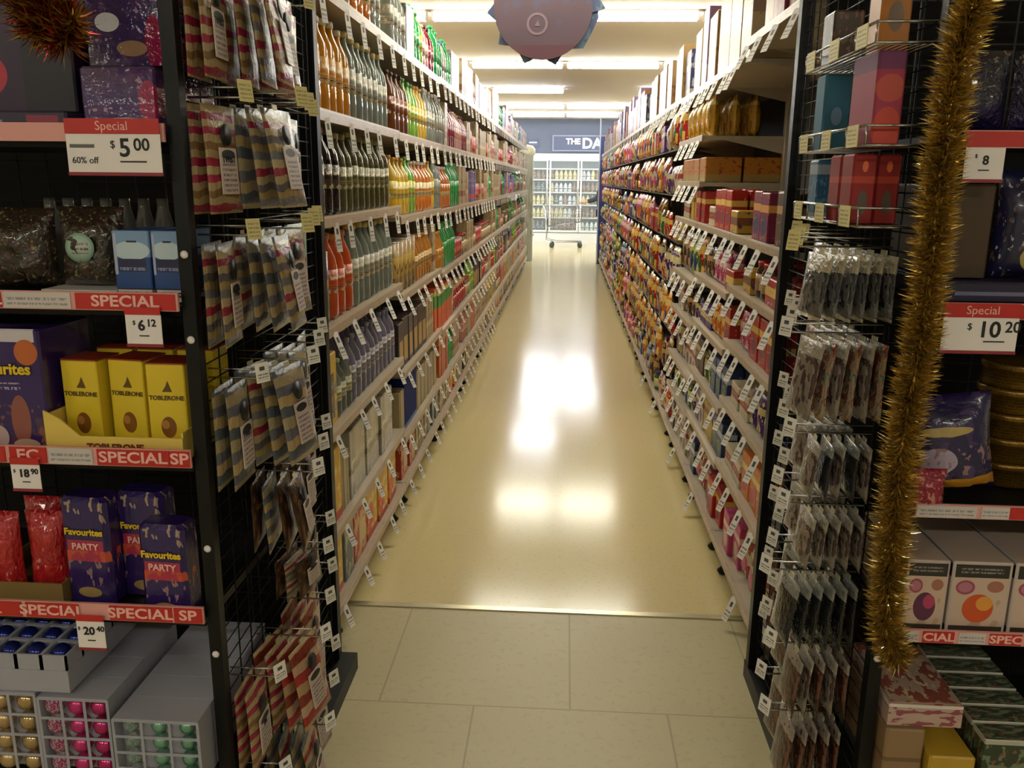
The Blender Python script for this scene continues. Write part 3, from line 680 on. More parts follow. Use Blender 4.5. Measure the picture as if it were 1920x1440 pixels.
def price_card(label, x, y, z, w, h, main, cents, extra=False, big=1.0, cat='price card', dollar=True):
    g = thing('price_card', label, cat, (x, y, z))
    MB().box(-w/2, w/2, -.0015, 0, -h, 0, white).build('card', g)
    MB().box(-w/2, w/2, -.003, -.0016, 0, .026 if extra else .014, redm).build('red_header', g)
    MB().box(-w/2-.001, w/2+.001, -.002, .0005, -h-.006, -h-.0001, mat('card_edge', '8c2430', .5)).build('lower_edge', g)
    s = .044*big
    if extra:
        text('Special', .022, lp, g, (0, -.0035, .013))
    if cents is None:
        text(main, s, ink, g, (.002, -.002, -h*.42), bold=.0006)
    else:
        text(main, s, ink, g, (w*.12 if extra or w > .1 else -w*.06, -.002, -h*.38), bold=.0008)
        off = (w*.12 if extra or w > .1 else -w*.06)+s*(.38 if len(main) == 1 else .68)
        text(cents, s*.68, ink, g, (off+s*.32, -.002, -h*.29), bold=.0005)
    if dollar: text('$', s*.42, ink, g, ((w*.12 if extra or w > .1 else -w*.06)-s*(.5 if len(main) == 1 else .85), -.002, -h*.28))
    MB().box(-w*.14, w*.14, -.0022, -.0016, -h*.74, -h*.7, ink).build('underline', g, (w*.2 if w > .1 else 0, 0, 0))
    return g
pc = price_card('wide white and red price card reading $5 00, 60% off', -.803, 1.524, 1.672, .172, .066, '5', '00', True, 1.0)
text('60% off', .016, ink, pc, (-.078, -.002, -.046), align='LEFT'); MB().box(-.08, -.035, -.0022, -.0016, -.024, -.018, mat('ink_soft', '606060')).build('small_print', pc)
price_card('small white price card reading $6 12, under the second strip of drinks end', -.778, 1.524, 1.35, .068, .055, '6', '12', big=.62)
price_card('small white price card reading $18 90, below the purple box shelf', -1.043, 1.524, 1.05, .058, .05, '18', '90', big=.5)
price_card('small white price card reading $20 40, above the bauble boxes', -.948, 1.524, .717, .058, .06, '20', '40', big=.55)
# --- goods on the drinks-side end display
def hero_box(name, label, cat, x0, x1, y0, y1, z0, z1, m, group=None, bevel=.004, rz=0):
    cx, cy = (x0+x1)/2, (y0+y1)/2
    o = MB().cbox(x0-cx, x1-cx, y0-cy, y1-cy, 0, z1-z0, m, bevel).build(name, None, (cx, cy, z0), (0, 0, rz))
    return tag(o, label, cat, group)
foil = mat('wrap_purple', '4a3570', .12, coat=.6, layers=[('soft', 3, 1.0, '7c4878'), ('ell', .55, .1, .42, .16, 'c8c0d8'), ('ell', .55, .0, .36, .14, '3c3c74'), ('ell', .9, .5, .14, .3, 'a02858'), ('noise', 7, .64, 'b090b0')], bump=.5, bscale=6)
foil2 = mat('wrap_purple_top', '3f3262', .12, coat=.6, layers=[('soft', 3, 1.0, '6c4070'), ('ell', .3, .55, .16, .12, 'd8d8e8'), ('ell', .9, .3, .12, .35, '90204c'), ('ell', .6, .22, .2, .1, 'a08068'), ('noise', 8, .66, '9a88b0')], bump=.5, bscale=6)  # pale ellipse paints a white glint onto the wrap
hero_box('gift_box', 'glossy purple wrapped gift box, lower of two stacked beside the post', 'box', -.885, -.745, 1.58, 1.86, 1.672, 1.792, foil)
hero_box('gift_box', 'glossy purple wrapped gift box with painted white glint, upper of two', 'box', -.877, -.735, 1.60, 1.88, 1.795, 1.93, foil2)
pk = mat('carton_plum', '2c1238', .4, layers=[('ell', .05, .3, .45, .28, 'b02840'), ('ell', .1, .68, .35, .25, '6c1c6c'), ('ell', .05, .1, .35, .1, 'd8b878'), ('vband', .62, 1, '140c20')])
hero_box('advent_box', 'dark plum box with pink and red front under the red tinsel', 'box', -1.16, -.905, 1.60, 1.86, 1.715, 1.93, pk)
tl = mat('tray_purple', '2e2440', .4, layers=[('rect', .3, .6, .4, .6, '8c84a0'), ('rect', .75, .95, .3, .8, '8c3048')])
hero_box('display_tray', 'dark purple shelf tray with faint silver line under the plum box', 'tray', -1.2, -.9, 1.55, 1.88, 1.672, 1.713, tl)
# mixed wreath tin in clear wrap and clear bags
wr = thing('treat_platter', 'clear wrapped festive treat platter with round pale green label', 'platter', (-.935, 1.66, 1.364))
wm = mat('platter_wrap', '2c2420', .15, coat=.6, layers=[('soft', 9, 1.2, '50362a'), ('soft', 14, .8, '2c3c22'), ('noise', 16, .64, '84764c'), ('noise', 12, .66, '5c2c28')], bump=.6, bscale=10)
MB().pouch(.135, .155, .09, wm, 4, 10, 10, rough=.5).build('wrapped_treats', wr, (0, 0, .022))
lbm = mat('label_green', '8ab09c', .5, layers=[('ell', .5, .5, .42, .42, 'a8c0b0'), ('lines', .2, .8, .3, .7, 6, '7c4058')])
t = MB().lathe([(.0285, 0), (.0285, .002)], lbm, 24); t.v = [(a, -c-.05, b+.1) for a, b, c in t.v]; t.build('round_label', wr)
MB().box(-.075, .075, -.07, .04, 0, .021, mat('base_white', 'c8c4c0', .4, layers=[('lines', .1, .9, .2, .8, 3, '908c8c')])).build('base_tray', wr)
wr2 = thing('treat_platter', 'clear wrapped festive treat platter cut by the frame edge, beside labelled one', 'platter', (-1.09, 1.68, 1.364))
MB().pouch(.14, .16, .09, wm, 9, 10, 10, rough=.5).build('wrapped_treats', wr2, (0, 0, .012)); MB().box(-.07, .07, -.06, .04, 0, .011, black).build('base_tray', wr2)
cpm = mat('clear_plastic', '7c7870', .1, alpha=.6, coat=.5)
for i in range(7):
    o = MB().lathe([(.018, 0), (.02, .01), (.02, .1), (.012, .125), (.012, .14)], cpm, 10).build('clear_tube', None, (-1.12+i*.042, 1.83, 1.364), (0, 0, 0))
    o.scale = (1, 1, 1.35); tag(o, f'clear plastic tube of sweets behind the platters, {ORD[i]} from the frame edge', 'tube', 'clear tubes behind the platters')
bm_ = mat('tea_blue', '2a4a86', .4, layers=[('band', .55, 1, '7898c0'), ('ell', .5, .66, .5, .16, 'b8ccd8'), ('rect', .38, .66, .8, .83, '101828'), ('rect', .12, .88, .3, .52, '28284c'), ('lines', .15, .85, .32, .42, 8, '8088b0'), ('rect', 0, .1, .25, .95, 'a8b0d0'), ('band', 0, .01, '101428')])
wb = mat('tea_base', 'c8b8b4', .4, layers=[('noise', 5, .5, '4c2c24', .3, .8)])
for i, (x0, x1, w_) in enumerate(((-.862, -.79, 'left'), (-.786, -.727, 'right'))):
    g = thing('chocolate_carton', f'blue and white carton with dark window, {"nearer the platter" if i==0 else "against the black post"}', 'carton', ((x0+x1)/2, 1.64, 1.364), 0, 'blue cartons on the end display')
    a = (x1-x0)/2
    MB().cbox(-a, a, -.045, .1, .024, .135, bm_, .002).build('upper_box', g); MB().box(-a+.004, a-.002, -.045, .1, 0, .023, wb).build('lower_band', g)
# favourites box
fb = mat('fav_purple', '2e1a5c', .3, coat=.3, layers=[('noise', 5, .56, '4c3050', 0, .35), ('noise', 9, .6, '7c4c44', 0, .4), ('rect', 0, .95, .9, 1, 'c8c0c8'), ('ell', .85, .82, .12, .1, 'b8602c'), ('ell', .72, .28, .1, .2, '8c5048'), ('ell', .45, .14, .12, .1, 'b8a0a0'), ('ell', .75, .08, .14, .05, 'b0907c'), ('lines', .15, .75, .5, .58, 22, 'a090b8')])
ylm = mat('fav_yellow', 'dcb824', .5); bk_ = mat('fav_edge', '1c1030', .5)
g = thing('sweets_box', 'large purple sweets box with yellow lettering at the frame edge', 'box', (-1.107, 1.65, 1.054))
MB().cbox(-.105, .092, -.08, .1, 0, .255, fb, .004).build('carton', g)
text('Favourites', .031, bk_, g, (.004, -.0808, .175), bold=.0028); text('Favourites', .031, ylm, g, (.004, -.0818, .175), bold=.001)
# triangular chocolate cartons in display tray
yb = mat('choc_yellow', 'dcc030', .35, layers=[('ell', .5, .3, .2, .12, '7c4c20'), ('ell', .42, .33, .1, .05, 'b07838'), ('soft', 3, .3, 'cfa81e')])
ytop = mat('choc_red', '8c2c18', .4); tn = mat('choc_ink', '5c4410', .5); ttray = mat('tray_yellow', 'd8bc5c', .45, layers=[('soft', 2, .5, 'c8a848')])
rows_ = [(-.959, 1.60, 'front, farthest from the post'), (-.867, 1.612, 'front, middle of the tray'), (-.779, 1.585, 'front, against the black post'), (-.955, 1.727, 'rear, farthest from the post'), (-.866, 1.727, 'rear, middle of the tray'), (-.779, 1.727, 'rear, against the post')]
for x, y, w_ in rows_:
    g = thing('chocolate_carton', f'tall yellow chocolate carton in the tray, {w_}', 'carton', (x, y+.045, 1.058), 0 if y > 1.7 else R(-5 if x < -.9 else -9 if x < -.8 else 0), 'yellow cartons in the display tray')
    MB().cbox(-.039, .039, -.04, .04, 0, .183, yb, .002).build('carton_body', g)
    MB().box(-.039, .039, -.0398, .04, .1832, .186, ytop).build('lid', g)
    if y < 1.7:
        text('TOBLERONE', .0125, tn, g, (0, -.0408, .115), bold=.0004)
        MB().prism([(-.008, .128), (.012, .128), (.004, .15), (0, .14)], -.0412, -.0402, tn).build('mountain_mark', g)
g = thing('display_tray', 'yellow cardboard display tray holding the tall chocolate cartons', 'tray', (-.868, 1.665, 1.054))
MB().prism([(-.14, 0), (.135, 0), (.135, .05), (-.07, .05), (-.11, .085), (-.14, .1)], -.12, -.116, ttray).box(-.14, -.137, -.116, .163, 0, .09, ttray).box(.132, .135, -.116, .163, 0, .06, ttray).box(-.137, .132, .16, .163, 0, .06, ttray).box(-.137, .132, -.116, .16, 0, .003, ttray).build('tray_body', g)
text('TOBLERONE', .02, mat('choc_brown', '6c2c10', .5), g, (0, -.1215, .028), bold=.0008)
# purple party bags
pb = mat('party_purple', '2a1858', .28, coat=.3, layers=[('noise', 6, .6, 'a08878', .74, 1), ('rect', .12, .88, .4, .6, 'a82448'), ('noise', 5, .55, 'c04c30', .4, .5), ('noise', 6, .57, '8c6c74', .16, .4), ('ell', .5, .1, .25, .05, '9c8050')], bump=.3, bscale=6)
for i, (x, y, zz, w_) in enumerate(((-.985, 1.63, .0, 'farthest from the post'), (-.885, 1.67, .0, 'in the middle'), (-.80, 1.585, 0, 'against the black post'))):
    g = thing('sweets_bag', f'purple party bag with red panel and yellow lettering, {w_}', 'bag', (x, y, .717), R(-4), 'purple party bags')
    w2, h2 = (.105, .235) if i < 2 else (.1, .2)
    MB().cbox(-w2/2, w2/2, -.03, .035, 0, h2, pb, .01).build('pouch', g)
    text('Favourites', .0205, bk_, g, (0, -.0312, h2*.68), bold=.002); text('Favourites', .0205, ylm, g, (0, -.0322, h2*.68), bold=.0007)
    text('PARTY', .02, lp, g, (0, -.0312, h2*.54), bold=.0006)
rb = mat('red_foil', 'a81820', .2, coat=.4, layers=[('soft', 5, 1, 'd03c34'), ('noise', 9, .66, 'e08478')], bump=.8, bscale=10)
g = thing('shelf_carton', 'open brown cardboard carton of red foil bags', 'carton', (-1.11, 1.68, .717))
cb = mat('cardboard', '7c6434', .7)
MB().box(-.12, .075, -.1, -.097, 0, .05, cb).box(-.12, -.117, -.097, .1, 0, .05, cb).box(.072, .075, -.097, .1, 0, .05, cb).box(-.117, .072, .097, .1, 0, .05, cb).box(-.117, .072, -.097, .097, 0, .003, cb).build('carton_body', g)
for i, (dx, dy, w_) in enumerate(((-.07, -.06, 'at the frame edge'), (.023, -.05, 'beside the purple bags'), (-.03, .03, 'behind the other two'))):
    o = MB().pouch(.086, .19, .055, rb, i+3, 8, 10, rough=.6).build('foil_bag', None, (-1.11+dx, 1.68+dy, .7205)); tag(o, f'crinkled red foil bag in the brown carton, {w_}', 'bag', 'red foil bags')
# bauble boxes
gm = mat('bauble_card', '9c9ca8', .5); gm2 = mat('bauble_lid', 'a4a4b0', .45)
def bauble_box(x, y, z, w, d, h, col, nc, nr, label, group, front=True):
    g = thing('bauble_box', label, 'box of baubles', (x, y, z), 0, group)
    MB().box(-w/2, w/2, -d/2+.03, d/2, 0, h-.002, gm).box(-w/2, -w/2+.003, -d/2, -d/2+.0299, 0, h-.002, gm).box(w/2-.003, w/2, -d/2, -d/2+.0299, 0, h-.002, gm).build('carton', g)
    MB().box(-w/2-.001, w/2+.001, -d/2-.001, d/2, h-.0019, h, gm2).build('lid', g)
    if not front: return g
    mb = MB(); cw, ch = w/nc, (h-.004)/nr
    for i in range(nc+1): mb.box(-w/2+i*cw-.003, -w/2+i*cw+.003, -d/2-.0015, -d/2, 0, h-.002, gm)
    for j in range(nr+1): mb.box(-w/2, w/2, -d/2-.0012, -d/2+.001, max(0, j*ch-.003), min(h-.002, j*ch+.003), gm)
    mb.build('window_grid', g)
    ms = [mat('bauble_'+col+str(q), col, (.12, .5, .25)[q], (.7, .2, .5)[q], layers=() if q != 1 else [('noise', 12, .5, 'c8c0c0')], bump=0 if q != 1 else .8, bscale=20) for q in range(3)]
    for i in range(nc):
        for j in range(nr):
            q = (i+1) % 3
            MB().sphere((0, 0, 0), min(cw, ch)*.46, ms[q], 12, 8).build('bauble', g, (-w/2+(i+.5)*cw, -d/2+.02, (j+.5)*ch))
    return g
for k in range(4):
    bauble_box(-.995, 1.545+k*.081, .362, .148, .078, .187, 'c03878', 3, 4, 'box of pink and crimson baubles with grey lid'+(', front of its row' if k == 0 else f', {ORD[k]} behind the front one'), 'pink bauble boxes', k == 0)
for k in range(5):
    bauble_box(-.815, 1.53+k*.081, .362, .178, .078, .155, '78a890', 3, 4, 'box of silvery green baubles with grey lid'+(', front of its row' if k == 0 else f', {ORD[k]} behind the front one'), 'green bauble boxes', k == 0)
bauble_box(-1.16, 1.55, .362, .17, .09, .195, 'b89c70', 3, 4, 'box of pale gold baubles under the blue box', None)
g = thing('bauble_box', 'grey box of dark blue baubles lying face up on gold box', 'box of baubles', (-1.13, 1.66, .558))
MB().box(-.14, .13, -.15, .15, 0, .05, gm).build('carton', g)
mb = MB()
for i in range(6): mb.box(-.14+i*.054-.004*(i > 0), -.14+i*.054+.004*(i < 5), -.15, .15, .0505, .085, gm)
for j in range(6): mb.box(-.14, .13, -.15+j*.06-.004*(j > 0), -.15+j*.06+.004*(j < 5), .0505, .0848, gm)
mb.build('window_grid', g)
bb = mat('bauble_navy', '202c78', .15, .6)
for i in range(5):
    for j in range(5): MB().sphere((0, 0, 0), .022, bb, 12, 8).build('bauble', g, (-.113+i*.054, -.12+j*.06, .072))
# ------------------------------------------------------------------ hanging bags on the wire side panels
def hookset(side, y, z, x_in, length, name='display_hook', g=None):
    """a chrome double-wire hook growing from the side panel into the aisle, with a scan tag plate on its tip"""
    s = side; o = MB().tube([(x_in, y, z), (x_in+s*length, y, z), (x_in+s*(length+.008), y, z+.012)], .0022, chrome, 5).tube([(x_in, y, z+.018), (x_in+s*length, y, z+.018)], .0018, chrome, 5).build('hook', g)
    return o
def scan_tag(side, y, z, x, g, m, w=.034, h=.04):
    MB().box(-w/2, w/2, -.0007, .0007, -h/2, h/2, m).build('scan_tag', g, (x, y, z), (R(-8), 0, R(62)*side))
def bagproto(w, h, d, m, seed, hm=None):
    mb = MB().pouch(w, h, d, m, seed, 8, 10, rough=.35, z0=-h-.012, seal=.06)
    return mb
stripeA = [('stripes', 2.2, ['a8966f', '6c6a70', '98824f', '5c5458', 'a2906a', '8c2438'])]
stripeB = [('stripes', 2.4, ['ab966c', '8c1c38', '9f8a62', '7c5c34', 'a4906a', '982444'])]
stripeC = [('stripes', 2.3, ['9e8f6c', '50565e', 'ac9468', '606068'])]
stripeD = [('stripes', 2.0, ['ab8e68', 'a02c2c', 'b4977a', '7c3020'])]
sm_ = [mat('striped_grey', 'c0a880', .35, layers=stripeA, bump=.4, bscale=8), mat('striped_crimson', 'c0a880', .35, layers=stripeB, bump=.4, bscale=8),
       mat('striped_slate', 'c0a880', .35, layers=stripeC, bump=.4, bscale=8), mat('striped_red', 'c0a880', .35, layers=stripeD, bump=.4, bscale=8),
       mat('bag_brown', '3c2618', .3, layers=[('noise', 5, .55, '6c4420'), ('noise', 8, .6, '281410')], bump=.5, bscale=8),
       mat('bag_mint', '7c9c7c', .35, layers=[('soft', 4, .6, '648468')], bump=.4, bscale=8)]
labm = mat('bag_label', 'c4b4ac', .5, layers=[('lines', .1, .9, .05, .7, 9, '6c5c68'), ('ell', .5, .86, .4, .1, '14141c')])
logom = mat('bag_logo', '14141c', .5)
clearf = mat('clear_film', 'd8d0a8', .12, alpha=.75, coat=.5)
BP = {}
def hang_row(side, hooks, desc, rowname, gpar, tagmat, xin):
    """hooks: list of (y, z, n bags, first x offset, spacing, w, h, d, mats, splay)"""
    for hi, (y, z, n, x0, dx, w, h, d, ms, splay, lab) in enumerate(hooks):
        hookset(side, y, z, xin, x0+dx*n+.02, g=gpar)
        scan_tag(side, y, z+.012, xin+side*(x0+dx*n+.034), gpar, tagmat)
        for k in range(n):
            m = ms[k % len(ms)]; key = (w, h, d, m.name, k % 3)
            if key not in BP: BP[key] = bagproto(w, h, d, m, 7*(k % 3)+3).mesh('hanging_bag')
            rd = random.Random(k*5+hi+int(z*100))
            x = xin+side*(x0+dx*k)
            pos = 'innermost' if k == 0 else ('outermost' if k == n-1 else ORD[k]+' out')
            o = link('hanging_bag', BP[key], None, (x, y+(rd.random()-.5)*.012, z-.002), (-R(abs(splay)*k), 0, R(90)*side+.14*math.sin(z*37+y*9)+(rd.random()-.5)*.03), 0)
            if n == 1: pos = 'alone'
            hk = 'hook nearest the shopper' if hi == 0 else f'{ORD[hi]} hook back'
            tag(o, f'{desc}, {pos}, {hk}, {rowname}', 'bag', f'bags, {hk}, {rowname}')
            if k == n-1 and side > 0:
                MB().box(-.032, .032, -d/2-.004, -d/2-.002, -h*.88, -h*.45, labm).build('label', o)
                t = MB().lathe([(.02, 0), (.02, .0015)], logom, 18); t.v = [(a, -c-d/2-.0025, b-h*.33) for a, b, c in t.v]; t.build('logo', o)
                if lab: text(lab, .017, ink, o, (0, -d/2-.0045, -h*.56), bold=.0005)
            if n > 3:
                # twisted clear header above the seal
                MB().box(-.012, .012, -.001, .001, -.014, -.003, clearf).build('header', o)
g_, c_, s_, r_, b_, mi_ = sm_
XIN = -.715
rowsL = [(2.0, 'top row', [c_, c_, g_], .2), (1.755, 'second row', [g_, s_, g_], .2), (1.5, 'third row', [g_, s_, s_], .2), (1.215, 'fourth row', [s_, g_, s_], .21),
         (.955, 'fifth row', [b_, s_, b_], .16), (.68, 'sixth row', [g_, b_], .1), (.54, 'seventh row', [r_, c_, r_], .2), (.30, 'lowest row', [s_, g_], .2)]
for i, (z, rn, ms, h) in enumerate(rowsL):
    d = ['crimson and cream striped bag', 'grey and cream striped bag', 'slate and cream striped bag', 'grey and beige striped bag', 'dark brown mixed bag', 'small striped bag', 'red and cream striped bag', 'slate striped bag'][i]
    hooks = [(1.645, z-.01, 2, .028, .025, .125, h, .02, [c_ if i in (0, 1, 6) else ms[0]], 2, 'TWIST' if i < 4 else 'Bu'),
             (1.81, z-.005, 4, .025, .0275, .145, h, .022, ms, 3.2, None), (1.985, z, 3, .02, .026, .14, h, .02, ms[::-1], 2.6, None), (2.16, z, 1, .03, .026, .14, h, .02, [mi_] if i == 2 else ms, 2, 'TWIST' if i < 4 else None)]
    if i in (4, 5): hooks = hooks[1:] if i == 4 else [hooks[2], hooks[3]]
    hang_row(1, hooks, d, rn+' of drinks end', gL, tagm2 if i < 3 else tagm, XIN)
# sweets end: bags of darker nuts and sweets
film = mat('bag_silver', '5c5a58', .15, coat=.4, layers=[('band', .72, 1, 'a89c84'), ('noise', 6, .56, '2c2a2c', 0, .74), ('band', 0, .05, 'a89c80')], bump=.7, bscale=10)
film2 = mat('bag_mixed', '8c7c68', .2, layers=[('noise', 5, .52, '7c3c30'), ('noise', 7, .57, 'b0804c'), ('noise', 11, .6, '4c5c4c')], bump=.6, bscale=10)
film3 = mat('bag_black', '1c1c20', .18, coat=.3, layers=[('band', .8, 1, '8c8c84'), ('noise', 7, .62, '34343c')], bump=.6, bscale=10)
film4 = mat('bag_pale', '84786c', .2, layers=[('noise', 6, .55, '4c3c38'), ('band', .8, 1, 'a09888')], bump=.6, bscale=10)
film5 = mat('bag_choc', '3c2018', .2, coat=.3, layers=[('band', .8, 1, '94887c'), ('noise', 6, .58, '6c4430')], bump=.6, bscale=10)
XIR = .655
def R_row(z, rn, ms, h, n, desc, hooks=None, tm_=tagm, w=.12):
    hk = [(1.77, z, n, .015, .0245, w, h, .0205, ms, -1.5, None), (1.92, z, min(n, 4), .015, .0245, w, h, .0205, ms[::-1], -2, None), (2.07, z, 2, .015, .024, w, h, .0205, ms, -1.5, None), (2.22, z, 1, .015, .026, w, h, .0205, ms, -1.5, None)]
    hang_row(-1, hk if hooks is None else [hk[q] for q in hooks], desc, rn+' of sweets end', gR, tm_, XIR)
R_row(1.475, 'uppermost row', [film], .13, 6, 'silver-topped dark sweet bag', tm_=tagm2)
R_row(1.30, 'second row', [film2, film4], .162, 6, 'mixed colour sweet bag')
R_row(1.085, 'third row', [film4, film3], .118, 5, 'grey and dark nut bag')
R_row(.925, 'fourth row', [film4], .115, 5, 'pale speckled nut bag')
R_row(.77, 'fifth row', [film3], .142, 6, 'black grey-topped sweet bag')
R_row(.592, 'sixth row', [film5, film4], .135, 5, 'brown pale-topped chocolate bag')
R_row(.42, 'lowest row', [film5], .16, 5, 'dark chocolate sweet bag')
# scan tag plates and wire baskets near the top of the sweets end
def basket(y0, y1, z, label):
    x0, x1 = .545, .652
    mb = MB()
    for k in range(9): x = x0+(x1-x0)*k/8; mb.tube([(x, y0, z), (x, y1, z)], .0018, chrome, 4)
    for yy in (y0, y1): mb.tube([(x0, yy, z), (x1, yy, z)], .0025, chrome, 4); mb.tube([(x0, yy, z+.035), (x1, yy, z+.035)], .0025, chrome, 4)
    mb.tube([(x0, y0, z+.035), (x0, y1, z+.035)], .003, chrome, 4)
    for k in range(5): yy = y0+(y1-y0)*k/4; mb.tube([(x0, yy, z), (x0, yy, z+.035)], .002, chrome, 4)
    o = mb.build('wire_shelf', gR)
    for k in range(3):
        yy = y0+.06+k*.17
        MB().box(-.03, .03, -.001, .001, -.02, .02, tagm2).build('scan_tag', o, (x0-.006, yy, z+.018), (0, 0, R(-90)))
    return o
basket(1.66, 2.12, 1.845, ''); basket(1.66, 2.12, 1.668, ''); basket(1.66, 2.12, 1.52, '')
om = mat('box_orange', 'b8742c', .35, layers=[('ell', .5, .55, .25, .25, '806c58')])
hero_box('candle_box', 'orange box with round grey picture on the uppermost wire shelf', 'box', .592, .65, 1.79, 1.86, 1.85, 1.96, om)
tl_ = mat('box_teal', '2a6480', .65, layers=[('ell', .5, .45, .2, .12, '6c88b0'), ('soft', 2, .6, '3c7c94')])
hero_box('tall_carton', 'tall teal blue carton on the middle wire shelf', 'box', .57, .63, 2.04, 2.11, 1.672, 1.835, tl_)
pkm = mat('box_pink', '9c3450', .65, layers=[('ell', .5, .6, .5, .15, 'b85048'), ('ell', .5, .15, .5, .25, 'c0483c'), ('band', .8, 1, '6c3058')])
hero_box('tall_carton', 'tall pink and orange carton on the middle wire shelf', 'box', .56, .612, 1.68, 1.82, 1.672, 1.835, pkm)
rcm = mat('box_candle_red', '8c1c1c', .6, layers=[('ell', .5, .82, .12, .08, 'd86838'), ('band', .58, .68, 'b03c28'), ('ell', .5, .3, .2, .18, '5c5048')])
for i, (x, y, w_) in enumerate(((.573, 1.765, 'nearest the aisle'), (.622, 1.775, 'against the wire panel'), (.573, 1.845, 'nearest the aisle, one back'), (.622, 1.855, 'against the wire panel, one back'))):
    hero_box('candle_box', f'dark red box with candle picture on lowest wire shelf, {w_}', 'box', x-.023, x+.023, y-.035, y+.035, 1.524, 1.655, rcm, 'dark red candle boxes')
bcm = mat('box_calendar', '2c6088', .35, layers=[('band', .75, .92, '8c9cac'), ('noise', 9, .55, '5c90b0', .1, .7), ('band', 0, .08, '8898a8')])
hero_box('tall_carton', 'blue patterned carton behind the red candle boxes', 'box', .565, .63, 2.02, 2.09, 1.524, 1.65, bcm)
bt = mat('tin_brown', '3c2c20', .4, layers=[('noise', 6, .56, '6c4c34')])
hero_box('candle_box', 'dark brown box at the back of the uppermost wire shelf', 'box', .565, .63, 2.0, 2.08, 1.85, 1.96, bt)
# ------------------------------------------------------------------ goods on the sweets-side end display
yr = 1.622
strip(gR, .702, 1.58, yr, 1.678, .03, [(0, .09, redm, None, None), (.09, .2, redm, 'IAL', lp), (.2, .5, redm, 'SPECIAL', lp), (.5, 1, redm, 'SPECIAL', lp)])
strip(gR, .70, 1.58, yr, 1.372, .03, [(0, .3, redm, None, None), (.3, .7, redm, 'SPECIAL', lp)])
strip(gR, .70, 1.58, yr, .977, .028, [(0, .13, bl, None, None), (.14, .2, bl, None, None), (.2, .36, redm, 'SPEC', lp), (.4, .8, bl, None, None)])
strip(gR, .70, 1.58, yr, .706, .028, [(0, .04, bl, None, None), (.05, .12, redm, 'CIAL', lp), (.13, .19, bl, None, None), (.2, .27, redm, 'SPEC', lp), (.28, .6, bl, None, None)])
price_card('white price card reading $8 below the red strip, sweets end', .738, 1.612, 1.664, .068, .055, '8', None, big=.5)
price_card('wide white price card reading $10 20 with red header, sweets end', .768, 1.606, 1.362, .135, .062, '10', '20', True, .95)
cbm = mat('carton_brown', '41301c', .6)
nv = mat('choc_navy', '1a1a3c', .3, coat=.3, layers=[('noise', 7, .6, '5c4848'), ('ell', .5, .2, .22, .14, 'b0a060'), ('ell', .45, .6, .18, .12, '7c6c8c'), ('noise', 12, .66, 'b0a8b8')])
hero_box('shelf_carton', 'plain brown cardboard carton beside the post on sweets end', 'carton', .715, .80, 1.68, 1.95, 1.427, 1.6, cbm)
g = thing('figure_bag', 'dark navy speckled confectionery bag beside brown carton', 'bag', (.885, 1.70, 1.427))
MB().pouch(.15, .2, .08, nv, 8, 10, 12).build('pouch', g)
hero_box('display_tray', 'dark purple printed tray above the $10 20 card', 'tray', .70, 1.0, 1.64, 1.95, 1.387, 1.423, mat('tray_navy', '1c1636', .4, layers=[('rect', .1, .7, .3, .5, '6c6c8c')]))
sp = mat('foil_night', '181430', .2, coat=.4, layers=[('noise', 8, .58, '3c3c4c'), ('noise', 12, .63, '7c6c58'), ('band', 0, .35, '241846')], bump=.7, bscale=12)
for i in range(4):
    o = MB().pouch(.11, .15, .06, sp, i+2, 8, 8, rough=.6).build('foil_bag', None, (.765+i*.118, 1.74, 1.692), (0, 0, .08*(i-1))); tag(o, f'dark purple foil bag on top shelf of sweets end, {ORD[i]} from the tinsel', 'bag', 'dark foil bags on sweets end')
pv = mat('sweet_purple', '201848', .25, coat=.4, layers=[('noise', 5, .62, '3c2c5c'), ('ell', .45, .66, .3, .05, 'b09860'), ('ell', .35, .36, .2, .14, 'a898b0'), ('rect', .3, 1, .05, .16, 'b07c20'), ('noise', 10, .6, '8c6c74', .2, .5)], bump=.4, bscale=7)
o = MB().pouch(.17, .2, .08, pv, 12, 10, 12).build('sweets_bag', None, (.795, 1.70, .994), (0, R(-9), R(-8))); tag(o, 'large purple sweet bag leaning with golden lower edge', 'bag')
gt = mat('tin_gold', '7c5c1c', .3, .6, layers=[('lines', 0, 1, 0, 1, 8, '5c4414')])
for k in range(5):
    MBt = MB().lathe([(.068, 0), (.07, .003), (.07, .034), (.073, .035), (.073, .05), (.068, .052)], gt, 24)
    o = MBt.build('gift_tin', None, (.965, 1.83, .977+k*.053)); tag(o, f'round gold tin in the stack beside purple bag, {["bottom","second from bottom","middle","second from top","top"][k]}', 'tin', 'gold tins')
pr = mat('sweet_red', '8c1c34', .2, layers=[('noise', 8, .58, 'c08078')], bump=.5, bscale=9)
o = MB().pouch(.07, .08, .04, pr, 2).build('sweets_bag', None, (.722, 1.634, .9785)); tag(o, 'small crimson sweet bag half hidden by the gold tinsel', 'bag')
cm1 = [('band', .78, .96, '2c2a28'), ('lines', .15, .85, .82, .92, 22, '8c8480'), ('band', .96, 1, 'b8a8a4'), ('vband', 0, .05, 'b8aca8'), ('vband', .95, 1, 'b8aca8')]
hues = [('5c2c4c', 'b03c64', 'dark plum'), ('c85028', 'd8943c', 'orange flower'), ('28306c', '703080', 'blue')]
